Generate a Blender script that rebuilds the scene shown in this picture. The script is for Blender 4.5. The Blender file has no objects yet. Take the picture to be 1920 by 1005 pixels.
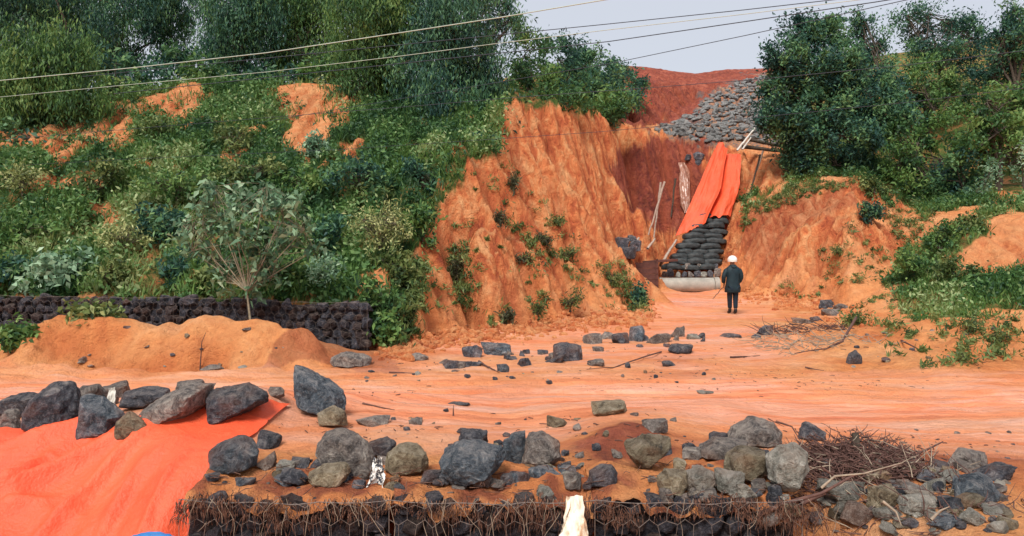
import bpy, bmesh, math, random
import numpy as np
from mathutils import Vector, Matrix, noise as mnoise
from mathutils.geometry import delaunay_2d_cdt
from mathutils.bvhtree import BVHTree

S = bpy.context.scene
C = S.collection
F, HZ, CZ = 1400.0, 470.0, 1.95          # focal (px of 1920), horizon row, eye height

# ---------------------------------------------------------------- camera
cd = bpy.data.cameras.new('camera'); cam = bpy.data.objects.new('camera', cd); C.objects.link(cam)
cam.location = (0, 0, CZ); cam.rotation_euler = (math.radians(90), 0, 0)
cd.sensor_width = 36; cd.lens = 36 * F / 1920
cd.shift_y = -(502.5 - HZ) / 1920
cd.clip_start = 0.05; cd.clip_end = 2000
S.camera = cam
# ---------------------------------------------------------------- world, sun, exposure
SUN_EL, SUN_AZ = math.radians(50), math.radians(200)      # azimuth measured clockwise from +Y
w = bpy.data.worlds.new('World'); S.world = w; w.use_nodes = True
nt = w.node_tree; nt.nodes.clear()
out = nt.nodes.new('ShaderNodeOutputWorld'); bg = nt.nodes.new('ShaderNodeBackground')
sky = nt.nodes.new('ShaderNodeTexSky'); sky.sky_type = 'NISHITA'; sky.sun_disc = False
sky.sun_elevation = SUN_EL; sky.sun_rotation = SUN_AZ; sky.air_density = 1.0; sky.dust_density = 3.0
mix = nt.nodes.new('ShaderNodeMix'); mix.data_type = 'RGBA'; mix.inputs[0].default_value = 0.88
mix.inputs[7].default_value = (3.38, 3.52, 3.86, 1)       # cloud cover
nt.links.new(sky.outputs[0], mix.inputs[6]); nt.links.new(mix.outputs[2], bg.inputs[0])
bg.inputs[1].default_value = 0.074
nt.links.new(bg.outputs[0], out.inputs[0])
sd = bpy.data.lights.new('sun', 'SUN'); sun = bpy.data.objects.new('sun', sd); C.objects.link(sun)
sd.energy = 1.5; sd.angle = math.radians(22); sd.color = (1.0, 0.95, 0.88)
sdir = Vector((math.sin(SUN_AZ) * math.cos(SUN_EL), math.cos(SUN_AZ) * math.cos(SUN_EL), math.sin(SUN_EL)))
sun.rotation_euler = (-sdir).to_track_quat('-Z', 'Y').to_euler(); sun.location = (0, 0, 40)
S.view_settings.view_transform = 'Standard'; S.view_settings.look = 'None'
S.view_settings.exposure = 1.45; S.view_settings.gamma = 1
S.cycles.max_bounces = 6; S.cycles.transparent_max_bounces = 6

rng = np.random.default_rng(11); random.seed(11)
# ---------------------------------------------------------------- helpers
def P(px, py, D): return ((px - 960) / F * D, D, CZ - (py - HZ) / F * D)
def tag(o, label=None, cat=None, group=None, kind=None):
    for k, v in (('label', label), ('category', cat), ('group', group), ('kind', kind)):
        if v: o[k] = v
    return o
def empty(name, loc, label=None, cat=None, group=None):
    o = bpy.data.objects.new(name, None); C.objects.link(o); o.location = loc
    o.empty_display_size = 0.2
    return tag(o, label, cat, group)
def link(name, me, parent=None, loc=None):
    o = bpy.data.objects.new(name, me); C.objects.link(o)
    if loc is not None: o.location = loc
    if parent: o.parent = parent
    return o
def mesh(name, V, Fc, mat, attrs=None, smooth=True, cols=None):
    V = np.asarray(V, dtype=np.float32); Fc = np.asarray(Fc, dtype=np.int32); k = Fc.shape[1]
    me = bpy.data.meshes.new(name)
    me.vertices.add(len(V)); me.vertices.foreach_set('co', V.ravel())
    me.loops.add(Fc.size); me.loops.foreach_set('vertex_index', Fc.ravel())
    me.polygons.add(len(Fc)); me.polygons.foreach_set('loop_start', np.arange(len(Fc), dtype=np.int32) * k)
    me.polygons.foreach_set('loop_total', np.full(len(Fc), k, dtype=np.int32))
    me.polygons.foreach_set('use_smooth', np.full(len(Fc), smooth))
    for n, a in (attrs or {}).items():
        at = me.attributes.new(n, 'FLOAT', 'POINT'); at.data.foreach_set('value', np.asarray(a, dtype=np.float32))
    for n, a in (cols or {}).items():
        at = me.attributes.new(n, 'FLOAT_COLOR', 'POINT'); at.data.foreach_set('color', np.asarray(a, dtype=np.float32).ravel())
    me.update(calc_edges=True); me.validate()
    if mat: me.materials.append(mat)
    return me
# numpy value noise
_h = rng.random(65536).astype(np.float32)
def _hash(i, j, k): return _h[((i * 73856093) ^ (j * 19349663) ^ (k * 83492791)) & 65535]
def vnoise(x, y, z=None):
    x = np.asarray(x, dtype=np.float64); y = np.asarray(y, dtype=np.float64)
    z = np.zeros_like(x) if z is None else np.asarray(z, dtype=np.float64)
    xi, yi, zi = np.floor(x).astype(np.int64), np.floor(y).astype(np.int64), np.floor(z).astype(np.int64)
    fx, fy, fz = x - xi, y - yi, z - zi
    fx, fy, fz = fx*fx*(3-2*fx), fy*fy*(3-2*fy), fz*fz*(3-2*fz)
    r = 0
    for a, wa in ((0, 1-fx), (1, fx)):
        for b, wb in ((0, 1-fy), (1, fy)):
            for c, wc in ((0, 1-fz), (1, fz)):
                r = r + _hash(xi+a, yi+b, zi+c) * wa * wb * wc
    return r * 2 - 1
def fbm(x, y, z=None, o=4, g=0.5):
    r = 0; a = 1
    for i in range(o):
        r = r + a * vnoise(x * 2**i + 17*i, y * 2**i - 9*i, None if z is None else z * 2**i); a *= g
    return r
def inpoly(px, py, poly):
    r = np.zeros(px.shape, bool); n = len(poly); j = n - 1
    for i in range(n):
        xi, yi = poly[i]; xj, yj = poly[j]
        if yi != yj:
            r ^= ((yi > py) != (yj > py)) & (px < (xj - xi) * (py - yi) / (yj - yi) + xi)
        j = i
    return r
def tubes(paths, sides=5):
    """paths: list of (points, radii) -> V, F quads"""
    V, Q = [], []; n0 = 0
    for pts, rad in paths:
        pts = [Vector(p) for p in pts]
        if np.isscalar(rad): rad = [rad] * len(pts)
        up = Vector((0.13, 0.21, 1)).normalized()
        for i, p in enumerate(pts):
            d = (pts[min(i+1, len(pts)-1)] - pts[max(i-1, 0)])
            d = d.normalized() if d.length > 1e-9 else Vector((0, 0, 1))
            a = d.cross(up)
            a = a.normalized() if a.length > 1e-3 else d.orthogonal().normalized()
            b = d.cross(a).normalized()
            for k in range(sides):
                t = 2 * math.pi * k / sides
                V.append(p + (a * math.cos(t) + b * math.sin(t)) * rad[i])
        for i in range(len(pts) - 1):
            for k in range(sides):
                A = n0 + i*sides + k; B = n0 + i*sides + (k+1) % sides
                Q.append((A, B, B+sides, A+sides))
        n0 = len(V)
    return np.array([tuple(v) for v in V]), np.array(Q)
# ---------------------------------------------------------------- materials
def nmat(name, rough=0.9, spec=0.3):
    m = bpy.data.materials.new(name); m.use_nodes = True
    b = m.node_tree.nodes['Principled BSDF']
    b.inputs['Roughness'].default_value = rough; b.inputs['Specular IOR Level'].default_value = spec
    return m, m.node_tree, b
def ramp(nt, stops, src):
    r = nt.nodes.new('ShaderNodeValToRGB'); e = r.color_ramp.elements
    while len(e) < len(stops): e.new(0.5)
    for i, (p, c) in enumerate(stops): e[i].position = p; e[i].color = (*c, 1) if len(c) == 3 else c
    nt.links.new(src, r.inputs[0]); return r.outputs[0]
def tex(nt, scale, detail=6, rough=0.6, vec=None, dist=0):
    n = nt.nodes.new('ShaderNodeTexNoise'); n.inputs['Scale'].default_value = scale
    n.inputs['Detail'].default_value = detail; n.inputs['Roughness'].default_value = rough
    n.inputs['Distortion'].default_value = dist
    if vec: nt.links.new(vec, n.inputs['Vector'])
    return n.outputs['Fac']
def objco(nt, sc=(1, 1, 1)):
    t = nt.nodes.new('ShaderNodeTexCoord'); mp = nt.nodes.new('ShaderNodeMapping')
    mp.inputs['Scale'].default_value = sc; nt.links.new(t.outputs['Object'], mp.inputs[0]); return mp.outputs[0]
def mixc(nt, f, a, b, mode='MIX'):
    m = nt.nodes.new('ShaderNodeMix'); m.data_type = 'RGBA'; m.blend_type = mode
    for s, v in ((0, f), (6, a), (7, b)):
        if isinstance(v, (int, float)): m.inputs[s].default_value = v
        elif isinstance(v, tuple): m.inputs[s].default_value = (*v, 1)
        else: nt.links.new(v, m.inputs[s])
    return m.outputs[2]
def math_(nt, op, a, b=0.5, clamp=False):
    m = nt.nodes.new('ShaderNodeMath'); m.operation = op; m.use_clamp = clamp
    for s, v in ((0, a), (1, b)):
        if isinstance(v, (int, float)): m.inputs[s].default_value = v
        else: nt.links.new(v, m.inputs[s])
    return m.outputs[0]
def bump(nt, b, h, strength, dist):
    n = nt.nodes.new('ShaderNodeBump'); n.inputs['Strength'].default_value = strength
    n.inputs['Distance'].default_value = dist; nt.links.new(h, n.inputs['Height'])
    nt.links.new(n.outputs[0], b.inputs['Normal'])

def earth_material():
    m, nt, b = nmat('red_earth', 0.9, 0.25)
    L = nt.links
    at = nt.nodes.new('ShaderNodeAttribute'); at.attribute_name = 'zone'
    sp = nt.nodes.new('ShaderNodeSeparateColor'); L.new(at.outputs['Color'], sp.inputs[0])
    red, green, wet = sp.outputs[0], sp.outputs[1], sp.outputs[2]
    at2 = nt.nodes.new('ShaderNodeAttribute'); at2.attribute_name = 'rill'
    v = objco(nt)
    streak = tex(nt, 1.6, 8, 0.68, objco(nt, (1.5, 1.0, 0.75)), 1.2)
    n1 = tex(nt, 0.55, 8, 0.62, v, 0.4)
    mm = math_(nt, 'ADD', math_(nt, 'MULTIPLY', streak, 0.6), math_(nt, 'MULTIPLY', tex(nt, 0.5, 7, 0.65, v, 1.0), 0.4))
    ge = nt.nodes.new('ShaderNodeNewGeometry'); sx = nt.nodes.new('ShaderNodeSeparateXYZ'); L.new(ge.outputs['Normal'], sx.inputs[0])
    flat = ramp(nt, [(0.58, (0, 0, 0)), (0.84, (1, 1, 1))], sx.outputs[2])
    n2 = tex(nt, 5.0, 8, 0.7, v)
    n3 = tex(nt, 38.0, 4, 0.7, v)
    sand = ramp(nt, [(0.32, (0.66, 0.20, 0.070)), (0.45, (0.82, 0.30, 0.105)), (0.56, (0.88, 0.39, 0.155)), (0.70, (0.92, 0.50, 0.26))], n1)
    clif = ramp(nt, [(0.37, (0.34, 0.072, 0.038)), (0.44, (0.62, 0.160, 0.062)), (0.50, (0.82, 0.28, 0.105)), (0.60, (0.92, 0.48, 0.22))], mm)
    base = mixc(nt, red, sand, clif)
    base = mixc(nt, math_(nt, 'MULTIPLY', flat, math_(nt, 'MULTIPLY', red, 0.75)), base, (0.86, 0.41, 0.18))
    # deep red upper walls
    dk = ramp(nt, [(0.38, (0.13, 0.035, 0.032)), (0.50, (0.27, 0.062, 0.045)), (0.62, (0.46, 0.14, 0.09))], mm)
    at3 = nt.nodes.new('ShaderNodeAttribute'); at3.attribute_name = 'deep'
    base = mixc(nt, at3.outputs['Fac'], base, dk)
    # fine grain variation
    base = mixc(nt, math_(nt, 'MULTIPLY', ramp(nt, [(0.42, (0, 0, 0)), (0.62, (1, 1, 1))], n2), 0.35), base, (0.50, 0.15, 0.06))
    base = mixc(nt, math_(nt, 'MULTIPLY', ramp(nt, [(0.56, (0, 0, 0)), (0.72, (1, 1, 1))], n3), 0.35), base, (0.35, 0.11, 0.06))
    base = mixc(nt, math_(nt, 'MULTIPLY', at2.outputs['Fac'], 0.45), base, (0.42, 0.10, 0.045))
    stn = nt.nodes.new('ShaderNodeAttribute'); stn.attribute_name = 'stony'
    base = mixc(nt, math_(nt, 'MULTIPLY', stn.outputs['Fac'], ramp(nt, [(0.40, (1, 1, 1)), (0.62, (0.25, 0.25, 0.25))], n2)), base, (0.17, 0.15, 0.14))
    # wet silt flow lines across the track; pale pink paints in the sheen
    fl = tex(nt, 1.0, 8, 0.6, objco(nt, (0.35, 1.7, 1.0)), 1.2)
    fl2 = tex(nt, 1.0, 6, 0.7, objco(nt, (1.1, 9.0, 1.0)), 0.8)
    silt = ramp(nt, [(0.32, (0.62, 0.17, 0.085)), (0.42, (0.78, 0.26, 0.125)), (0.54, (0.82, 0.34, 0.20)), (0.68, (0.86, 0.48, 0.37))], fl)
    silt = mixc(nt, math_(nt, 'MULTIPLY', ramp(nt, [(0.56, (0, 0, 0)), (0.66, (1, 1, 1))], fl2), 0.5), silt, (0.46, 0.12, 0.05))
    base = mixc(nt, wet, base, silt)
    # thin green/olive ground where things grow
    gn = tex(nt, 2.6, 8, 0.7, v)
    gcol = ramp(nt, [(0.32, (0.035, 0.075, 0.018)), (0.44, (0.080, 0.13, 0.030)), (0.53, (0.20, 0.16, 0.05)), (0.63, (0.50, 0.19, 0.075))], gn)
    base = mixc(nt, green, base, gcol)
    L.new(base, b.inputs['Base Color'])
    rg = math_(nt, 'MULTIPLY', wet, ramp(nt, [(0.40, (0.15, 0.15, 0.15)), (0.56, (1, 1, 1))], fl))
    L.new(math_(nt, 'SUBTRACT', 0.92, math_(nt, 'MULTIPLY', rg, 0.78)), b.inputs['Roughness'])
    L.new(math_(nt, 'ADD', 0.15, math_(nt, 'MULTIPLY', rg, 0.75)), b.inputs['Specular IOR Level'])
    h = math_(nt, 'ADD', math_(nt, 'MULTIPLY', n2, 1.0), math_(nt, 'MULTIPLY', n3, 0.22))
    h = math_(nt, 'ADD', h, math_(nt, 'MULTIPLY', math_(nt, 'MULTIPLY', streak, red), 1.6))
    h = math_(nt, 'MULTIPLY', h, math_(nt, 'SUBTRACT', 1.0, math_(nt, 'MULTIPLY', wet, 0.80)))
    h = math_(nt, 'ADD', h, math_(nt, 'MULTIPLY', math_(nt, 'MULTIPLY', fl2, wet), 0.35))
    bump(nt, b, h, 1.0, 0.20)
    return m

def rock_material(name, cols, stain=0.35, sc=1.0, rough=0.75):
    m, nt, b = nmat(name, rough, 0.35)
    oi = nt.nodes.new('ShaderNodeObjectInfo')
    t = nt.nodes.new('ShaderNodeTexCoord'); ad = nt.nodes.new('ShaderNodeVectorMath'); ad.operation = 'ADD'
    nt.links.new(t.outputs['Object'], ad.inputs[0])
    cmb = nt.nodes.new('ShaderNodeCombineXYZ')
    for i in range(3): nt.links.new(math_(nt, 'MULTIPLY', oi.outputs['Random'], 31.0 + 7*i), cmb.inputs[i])
    nt.links.new(cmb.outputs[0], ad.inputs[1]); v = ad.outputs[0]
    n1 = tex(nt, 7.5*sc, 10, 0.78, v, 0.8); n2 = tex(nt, 34*sc, 6, 0.8, v)
    vo = nt.nodes.new('ShaderNodeTexVoronoi'); vo.feature = 'DISTANCE_TO_EDGE'; vo.inputs['Scale'].default_value = 5*sc
    nt.links.new(v, vo.inputs['Vector'])
    c = ramp(nt, [(0.34, cols[0]), (0.45, cols[1]), (0.55, cols[2]), (0.66, cols[3])], n1)
    c = mixc(nt, math_(nt, 'MULTIPLY', ramp(nt, [(0.5, (0, 0, 0)), (0.7, (1, 1, 1))], n2), 0.55), c, cols[3])
    c = mixc(nt, math_(nt, 'MULTIPLY', ramp(nt, [(0.30, (1, 1, 1)), (0.45, (0, 0, 0))], n2), 0.6), c, cols[0])
    br = math_(nt, 'ADD', 0.75, math_(nt, 'MULTIPLY', oi.outputs['Random'], 0.5))
    hs = nt.nodes.new('ShaderNodeHueSaturation'); nt.links.new(c, hs.inputs['Color']); nt.links.new(br, hs.inputs['Value'])
    n4 = tex(nt, 1.7*sc, 5, 0.6, v)
    c = mixc(nt, math_(nt, 'MULTIPLY', ramp(nt, [(0.52, (0, 0, 0)), (0.66, (1, 1, 1))], n4), stain), hs.outputs[0], (0.42, 0.17, 0.08))
    ge = nt.nodes.new('ShaderNodeNewGeometry'); sx = nt.nodes.new('ShaderNodeSeparateXYZ'); nt.links.new(ge.outputs['Normal'], sx.inputs[0])
    du = math_(nt, 'MULTIPLY', ramp(nt, [(0.45, (0, 0, 0)), (0.95, (1, 1, 1))], sx.outputs[2]), ramp(nt, [(0.42, (0, 0, 0)), (0.60, (1, 1, 1))], n1))
    c = mixc(nt, math_(nt, 'MULTIPLY', du, 0.45), c, (0.36, 0.27, 0.21))
    nt.links.new(c, b.inputs['Base Color'])
    h = math_(nt, 'ADD', n1, math_(nt, 'MULTIPLY', n2, 0.35))
    crk = ramp(nt, [(0.0, (1, 1, 1)), (0.035, (0, 0, 0))], vo.outputs['Distance'])
    h = math_(nt, 'SUBTRACT', h, math_(nt, 'MULTIPLY', math_(nt, 'MULTIPLY', crk, ramp(nt, [(0.5, (0, 0, 0)), (0.6, (1, 1, 1))], n4)), 0.12))
    bump(nt, b, h, 1.0, 0.14)
    return m
def leaf_material(name, cols, rough=0.55):
    m, nt, b = nmat(name, rough, 0.35)
    at = nt.nodes.new('ShaderNodeAttribute'); at.attribute_name = 'tint'
    n = len(cols)
    c = ramp(nt, [(i / (n-1), k) for i, k in enumerate(cols)], at.outputs['Fac'])
    nt.links.new(c, b.inputs['Base Color'])
    tr = nt.nodes.new('ShaderNodeBsdfTranslucent'); nt.links.new(c, tr.inputs[0])
    ms = nt.nodes.new('ShaderNodeMixShader'); ms.inputs[0].default_value = 0.28
    nt.links.new(b.outputs[0], ms.inputs[1]); nt.links.new(tr.outputs[0], ms.inputs[2])
    nt.links.new(ms.outputs[0], nt.nodes['Material Output'].inputs[0])
    return m
def plain(name, c0, c1, scale=8, rough=0.85, bm=0.3, dist=0.02, spec=0.3, detail=6):
    m, nt, b = nmat(name, rough, spec)
    v = objco(nt); n = tex(nt, scale, detail, 0.65, v)
    nt.links.new(ramp(nt, [(0.3, c0), (0.7, c1)], n), b.inputs['Base Color'])
    if bm: bump(nt, b, n, bm, dist)
    return m

M = {}
M['earth'] = earth_material()
M['dark'] = rock_material('dark_basalt', [(0.012, 0.015, 0.020), (0.046, 0.051, 0.067), (0.116, 0.122, 0.146), (0.390, 0.378, 0.378)], 0.30)
M['blue'] = rock_material('blue_grey_rock', [(0.015, 0.022, 0.032), (0.061, 0.085, 0.110), (0.152, 0.189, 0.226), (0.512, 0.525, 0.525)], 0.28)
M['grey'] = rock_material('grey_rock', [(0.041, 0.037, 0.036), (0.154, 0.132, 0.122), (0.322, 0.276, 0.244), (0.671, 0.606, 0.525)], 0.38)
M['tan'] = rock_material('tan_rock', [(0.05, 0.038, 0.026), (0.20, 0.15, 0.09), (0.38, 0.31, 0.20), (0.66, 0.58, 0.42)], 0.42)
M['pale'] = rock_material('pale_slab', [(0.08, 0.075, 0.06), (0.26, 0.25, 0.21), (0.45, 0.43, 0.37), (0.70, 0.67, 0.59)], 0.30)
M['gstone'] = rock_material('gabion_stone', [(0.008, 0.008, 0.012), (0.026, 0.028, 0.040), (0.065, 0.068, 0.088), (0.24, 0.22, 0.24)], 0.08, 1.6)
M['gstone2'] = rock_material('gabion_stone_brown', [(0.010, 0.007, 0.008), (0.032, 0.021, 0.022), (0.060, 0.042, 0.042), (0.14, 0.09, 0.08)], 0.18, 1.6)
M['slope'] = rock_material('slope_stone', [(0.06, 0.062, 0.062), (0.15, 0.155, 0.155), (0.24, 0.245, 0.24), (0.42, 0.41, 0.39)], 0.10, 1.2)
M['leaf_dark'] = leaf_material('leaf_dark', [(0.018, 0.066, 0.059), (0.037, 0.110, 0.077), (0.084, 0.199, 0.086), (0.197, 0.325, 0.118)])
M['leaf_mid'] = leaf_material('leaf_mid', [(0.024, 0.068, 0.033), (0.055, 0.138, 0.041), (0.125, 0.235, 0.057), (0.251, 0.352, 0.109)])
M['leaf_olive'] = leaf_material('leaf_olive', [(0.025, 0.056, 0.022), (0.076, 0.127, 0.035), (0.172, 0.223, 0.066), (0.323, 0.356, 0.132)])
M['leaf_pale'] = leaf_material('leaf_pale', [(0.065, 0.143, 0.084), (0.168, 0.297, 0.178), (0.318, 0.484, 0.303), (0.486, 0.638, 0.439)])
M['leaf_milk'] = leaf_material('leaf_milk', [(0.035, 0.085, 0.045), (0.10, 0.20, 0.11), (0.22, 0.36, 0.21), (0.42, 0.54, 0.36)])
M['leaf_yellow'] = leaf_material('leaf_yellow', [(0.084, 0.116, 0.042), (0.231, 0.284, 0.095), (0.420, 0.452, 0.179), (0.630, 0.630, 0.315)])
M['leaf_dull'] = leaf_material('leaf_dull', [(0.03, 0.035, 0.022), (0.06, 0.065, 0.035), (0.10, 0.11, 0.05), (0.20, 0.17, 0.08)])
M['weed'] = leaf_material('weed_leaf', [(0.023, 0.072, 0.029), (0.063, 0.151, 0.043), (0.138, 0.254, 0.074), (0.360, 0.435, 0.203)])
M['grass'] = leaf_material('grass_blade', [(0.029, 0.079, 0.025), (0.069, 0.158, 0.036), (0.147, 0.252, 0.056), (0.312, 0.326, 0.124)])
M['bark'] = plain('bark', (0.035, 0.028, 0.022), (0.13, 0.10, 0.075), 14, 0.9, 0.6)
M['palebark'] = plain('pale_bark', (0.16, 0.13, 0.09), (0.34, 0.29, 0.20), 14, 0.9, 0.5)
M['stick'] = plain('wet_stick', (0.05, 0.025, 0.022), (0.17, 0.085, 0.065), 18, 0.8, 0.5)
M['drystick'] = plain('dry_stick', (0.20, 0.15, 0.11), (0.42, 0.33, 0.24), 18, 0.85, 0.5)
M['roots'] = plain('dry_roots', (0.014, 0.009, 0.010), (0.26, 0.130, 0.085), 26, 0.9, 0.0, detail=2)
M['wire'] = plain('galvanised_wire', (0.10, 0.075, 0.065), (0.25, 0.20, 0.17), 30, 0.5, 0, spec=0.5)
M['cable'] = plain('cable_dark', (0.03, 0.035, 0.05), (0.05, 0.055, 0.07), 5, 0.6, 0)
M['cablew'] = plain('cable_pale', (0.36, 0.42, 0.34), (0.48, 0.53, 0.46), 5, 0.6, 0)
M['sack'] = plain('black_sack', (0.012, 0.016, 0.018), (0.060, 0.068, 0.070), 7, 0.55, 0.6, 0.05)
M['concrete'] = plain('concrete', (0.24, 0.23, 0.20), (0.42, 0.40, 0.35), 3, 0.85, 0.3)
M['wood'] = plain('formwork_wood', (0.050, 0.020, 0.016), (0.14, 0.055, 0.042), 5, 0.8, 0.4)
M['pole'] = plain('bare_pole', (0.30, 0.22, 0.17), (0.50, 0.41, 0.34), 10, 0.85, 0.4)
M['cloth'] = plain('white_rag', (0.50, 0.46, 0.40), (0.78, 0.75, 0.69), 6, 0.9, 0.5, 0.02)
M['bluetarp'] = plain('blue_sheet', (0.03, 0.16, 0.42), (0.06, 0.26, 0.60), 6, 0.5, 0.3)
M['leather'] = plain('helmet_white', (0.72, 0.71, 0.66), (0.82, 0.81, 0.77), 4, 0.35, 0.0, spec=0.5)
M['skin'] = plain('skin', (0.26, 0.14, 0.09), (0.34, 0.19, 0.13), 10, 0.6, 0.1)
M['jacket'] = plain('jacket_cloth', (0.005, 0.016, 0.024), (0.012, 0.034, 0.044), 9, 0.6, 0.5, 0.03)
M['trouser'] = plain('trouser_cloth', (0.004, 0.010, 0.020), (0.010, 0.022, 0.036), 9, 0.75, 0.5, 0.03)
M['boot'] = plain('rubber_boot', (0.008, 0.008, 0.010), (0.02, 0.02, 0.022), 9, 0.4, 0.1)
def tarp_material():
    m, nt, b = nmat('orange_tarp', 0.48, 0.38)
    v = objco(nt)
    n1 = tex(nt, 1.2, 5, 0.6, v); n2 = tex(nt, 7, 8, 0.65, v, 0.8)
    c = ramp(nt, [(0.3, (0.82, 0.095, 0.036)), (0.7, (0.92, 0.145, 0.058))], n1)
    c = mixc(nt, math_(nt, 'MULTIPLY', ramp(nt, [(0.55, (0, 0, 0)), (0.75, (1, 1, 1))], n2), 0.30), c, (0.80, 0.22, 0.10))
    nt.links.new(c, b.inputs['Base Color'])
    n3 = tex(nt, 2.4, 9, 0.72, v, 1.5)
    c = mixc(nt, math_(nt, 'MULTIPLY', ramp(nt, [(0.54, (0, 0, 0)), (0.68, (1, 1, 1))], n3), 0.55), c, (0.70, 0.26, 0.14))
    c = mixc(nt, math_(nt, 'MULTIPLY', ramp(nt, [(0.60, (0, 0, 0)), (0.66, (1, 1, 1))], tex(nt, 16, 6, 0.8, v)), 0.35), c, (0.45, 0.12, 0.06))
    tr = nt.nodes.new('ShaderNodeBsdfTranslucent'); nt.links.new(c, tr.inputs[0])
    ms = nt.nodes.new('ShaderNodeMixShader'); ms.inputs[0].default_value = 0.12
    nt.links.new(b.outputs[0], ms.inputs[1]); nt.links.new(tr.outputs[0], ms.inputs[2])
    nt.links.new(ms.outputs[0], nt.nodes['Material Output'].inputs[0])
    bump(nt, b, math_(nt, 'ADD', n2, tex(nt, 30, 4, 0.6, v)), 0.5, 0.03)
    return m
M['tarp'] = tarp_material()
# ---------------------------------------------------------------- terrain
ctrl, edges = [], []
def ln(*pts):
    for i, p in enumerate(pts):
        ctrl.append(P(*p)); 
        if i: edges.append((len(ctrl)-2, len(ctrl)-1))
def wl(*pts):
    for i, p in enumerate(pts):
        ctrl.append(p)
        if i: edges.append((len(ctrl)-2, len(ctrl)-1))
def pt(*pts):
    for p in pts: ctrl.append(P(*p))
# borders
wl((-34, 1, -1.4), (-12, 1, -1.4), (2.3, 1, -1.4), (3.6, 1, -0.35), (20, 1, -0.3), (42, 1, -0.3))
wl((-34, 80, 4), (-10, 80, 5), (5, 80, 8), (20, 80, 11), (42, 80, 14))
wl((-34, 5.2, -1.35), (-6, 5.1, -1.35), (-3.0, 5.0, -1.3), (-2.4, 5.5, -1.2), (2.2, 5.5, -1.2), (2.7, 4.4, -0.4), (4, 4.2, -0.12), (20, 4.3, -0.1), (42, 4.3, -0.1))
# top of the bank under the tarp and above the gabion
wl((-34, 7.35, 0.12), (-9, 7.3, 0.14), (-5, 7.25, 0.16), (-4.0, 7.3, 0.22), (-3.25, 6.9, 0.18), (-2.75, 6.35, 0.14))
wl((-2.55, 6.15, -1.1), (2.2, 6.15, -1.1)); wl((-2.5, 6.32, 0.06), (2.25, 6.32, 0.04), (2.75, 5.7, -0.05), (3.4, 5.0, 0.0), (6, 4.9, 0.02))
wl((-8, 8.6, 0.10), (-4.6, 8.7, 0.22), (-3.1, 8.5, 0.35), (-2.2, 8.3, 0.16), (0, 8.2, 0.05), (1.2, 7.9, 0.22), (2.4, 7.3, 0.05), (5, 7.6, 0.05))
wl((-1.5, 7.2, 0.12), (0.3, 7.0, 0.10), (1.3, 7.0, 0.16), (3.6, 6.4, 0.16), (4.6, 6.2, 0.10))
# wheel track / water channel
wl((-34, 10.6, -0.02), (-6, 10.6, -0.05), (0, 10.4, -0.07), (4, 10.3, -0.07), (10, 10.2, -0.04), (42, 10.2, 0))
wl((-5, 11.3, 0.0), (0, 11.2, 0.0), (6, 11.2, 0.02), (12, 10.9, 0.02))
# left sand heap
ln((-200, 690, 12.3), (0, 693, 12.2), (150, 690, 12.3), (300, 690, 12.3), (450, 690, 12.3), (590, 688, 12.4))
ln((-200, 650, 13.3), (0, 655, 13.2), (30, 628, 13.2), (80, 606, 13.1), (160, 590, 13.1), (250, 608, 13.1), (290, 606, 13.1), (330, 594, 13.1), (430, 603, 13.1), (520, 611, 13.1), (580, 628, 13.1), (620, 668, 13.3))
pt((100, 640, 12.6), (230, 650, 12.6), (370, 640, 12.6), (500, 650, 12.6))
wl((-12, 14.6, 0.25), (-9.5, 14.4, 0.35), (-6, 14.0, 0.40), (-3.6, 13.75, 0.15))
wl((-34, 15.9, 0.1), (-13, 15.75, 0.1), (-6, 14.85, 0.1), (-3.1, 14.45, 0.05))
wl((-34, 16.35, 0.95), (-13, 16.2, 0.98), (-6, 15.3, 0.98), (-3.0, 14.8, 0.95))
wl((-3.0, 15.3, 1.15), (-2.75, 14.6, 0.45))
# left hillside
ln((-300, 420, 20), (0, 420, 18.8), (150, 410, 19), (300, 400, 19.2), (450, 400, 19.2), (600, 400, 19.2), (700, 400, 19))
ln((-300, 330, 22), (0, 325, 21.3), (150, 315, 21.8), (300, 305, 22), (450, 300, 22), (600, 300, 22), (750, 305, 21.8), (850, 305, 21.3))
ln((-400, 330, 23), (0, 300, 22.6), (70, 286, 23), (130, 242, 24.5), (200, 193, 26.5), (300, 172, 28), (360, 152, 28.5), (450, 168, 28.5), (560, 155, 28.5), (640, 158, 28.5), (760, 180, 27.5), (880, 200, 26.5), (965, 190, 26.3))
pt((120, 280, 23), (215, 262, 23.5), (290, 215, 26), (540, 215, 26), (630, 215, 26), (400, 240, 24.5), (700, 250, 24))
wl((-34, 33, 6.0), (-20, 34, 7.2), (-8, 34, 8.6), (-1, 34, 9.6)); wl((-34, 48, 6.0), (-14, 48, 8.0), (-3, 50, 9.5))
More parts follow.
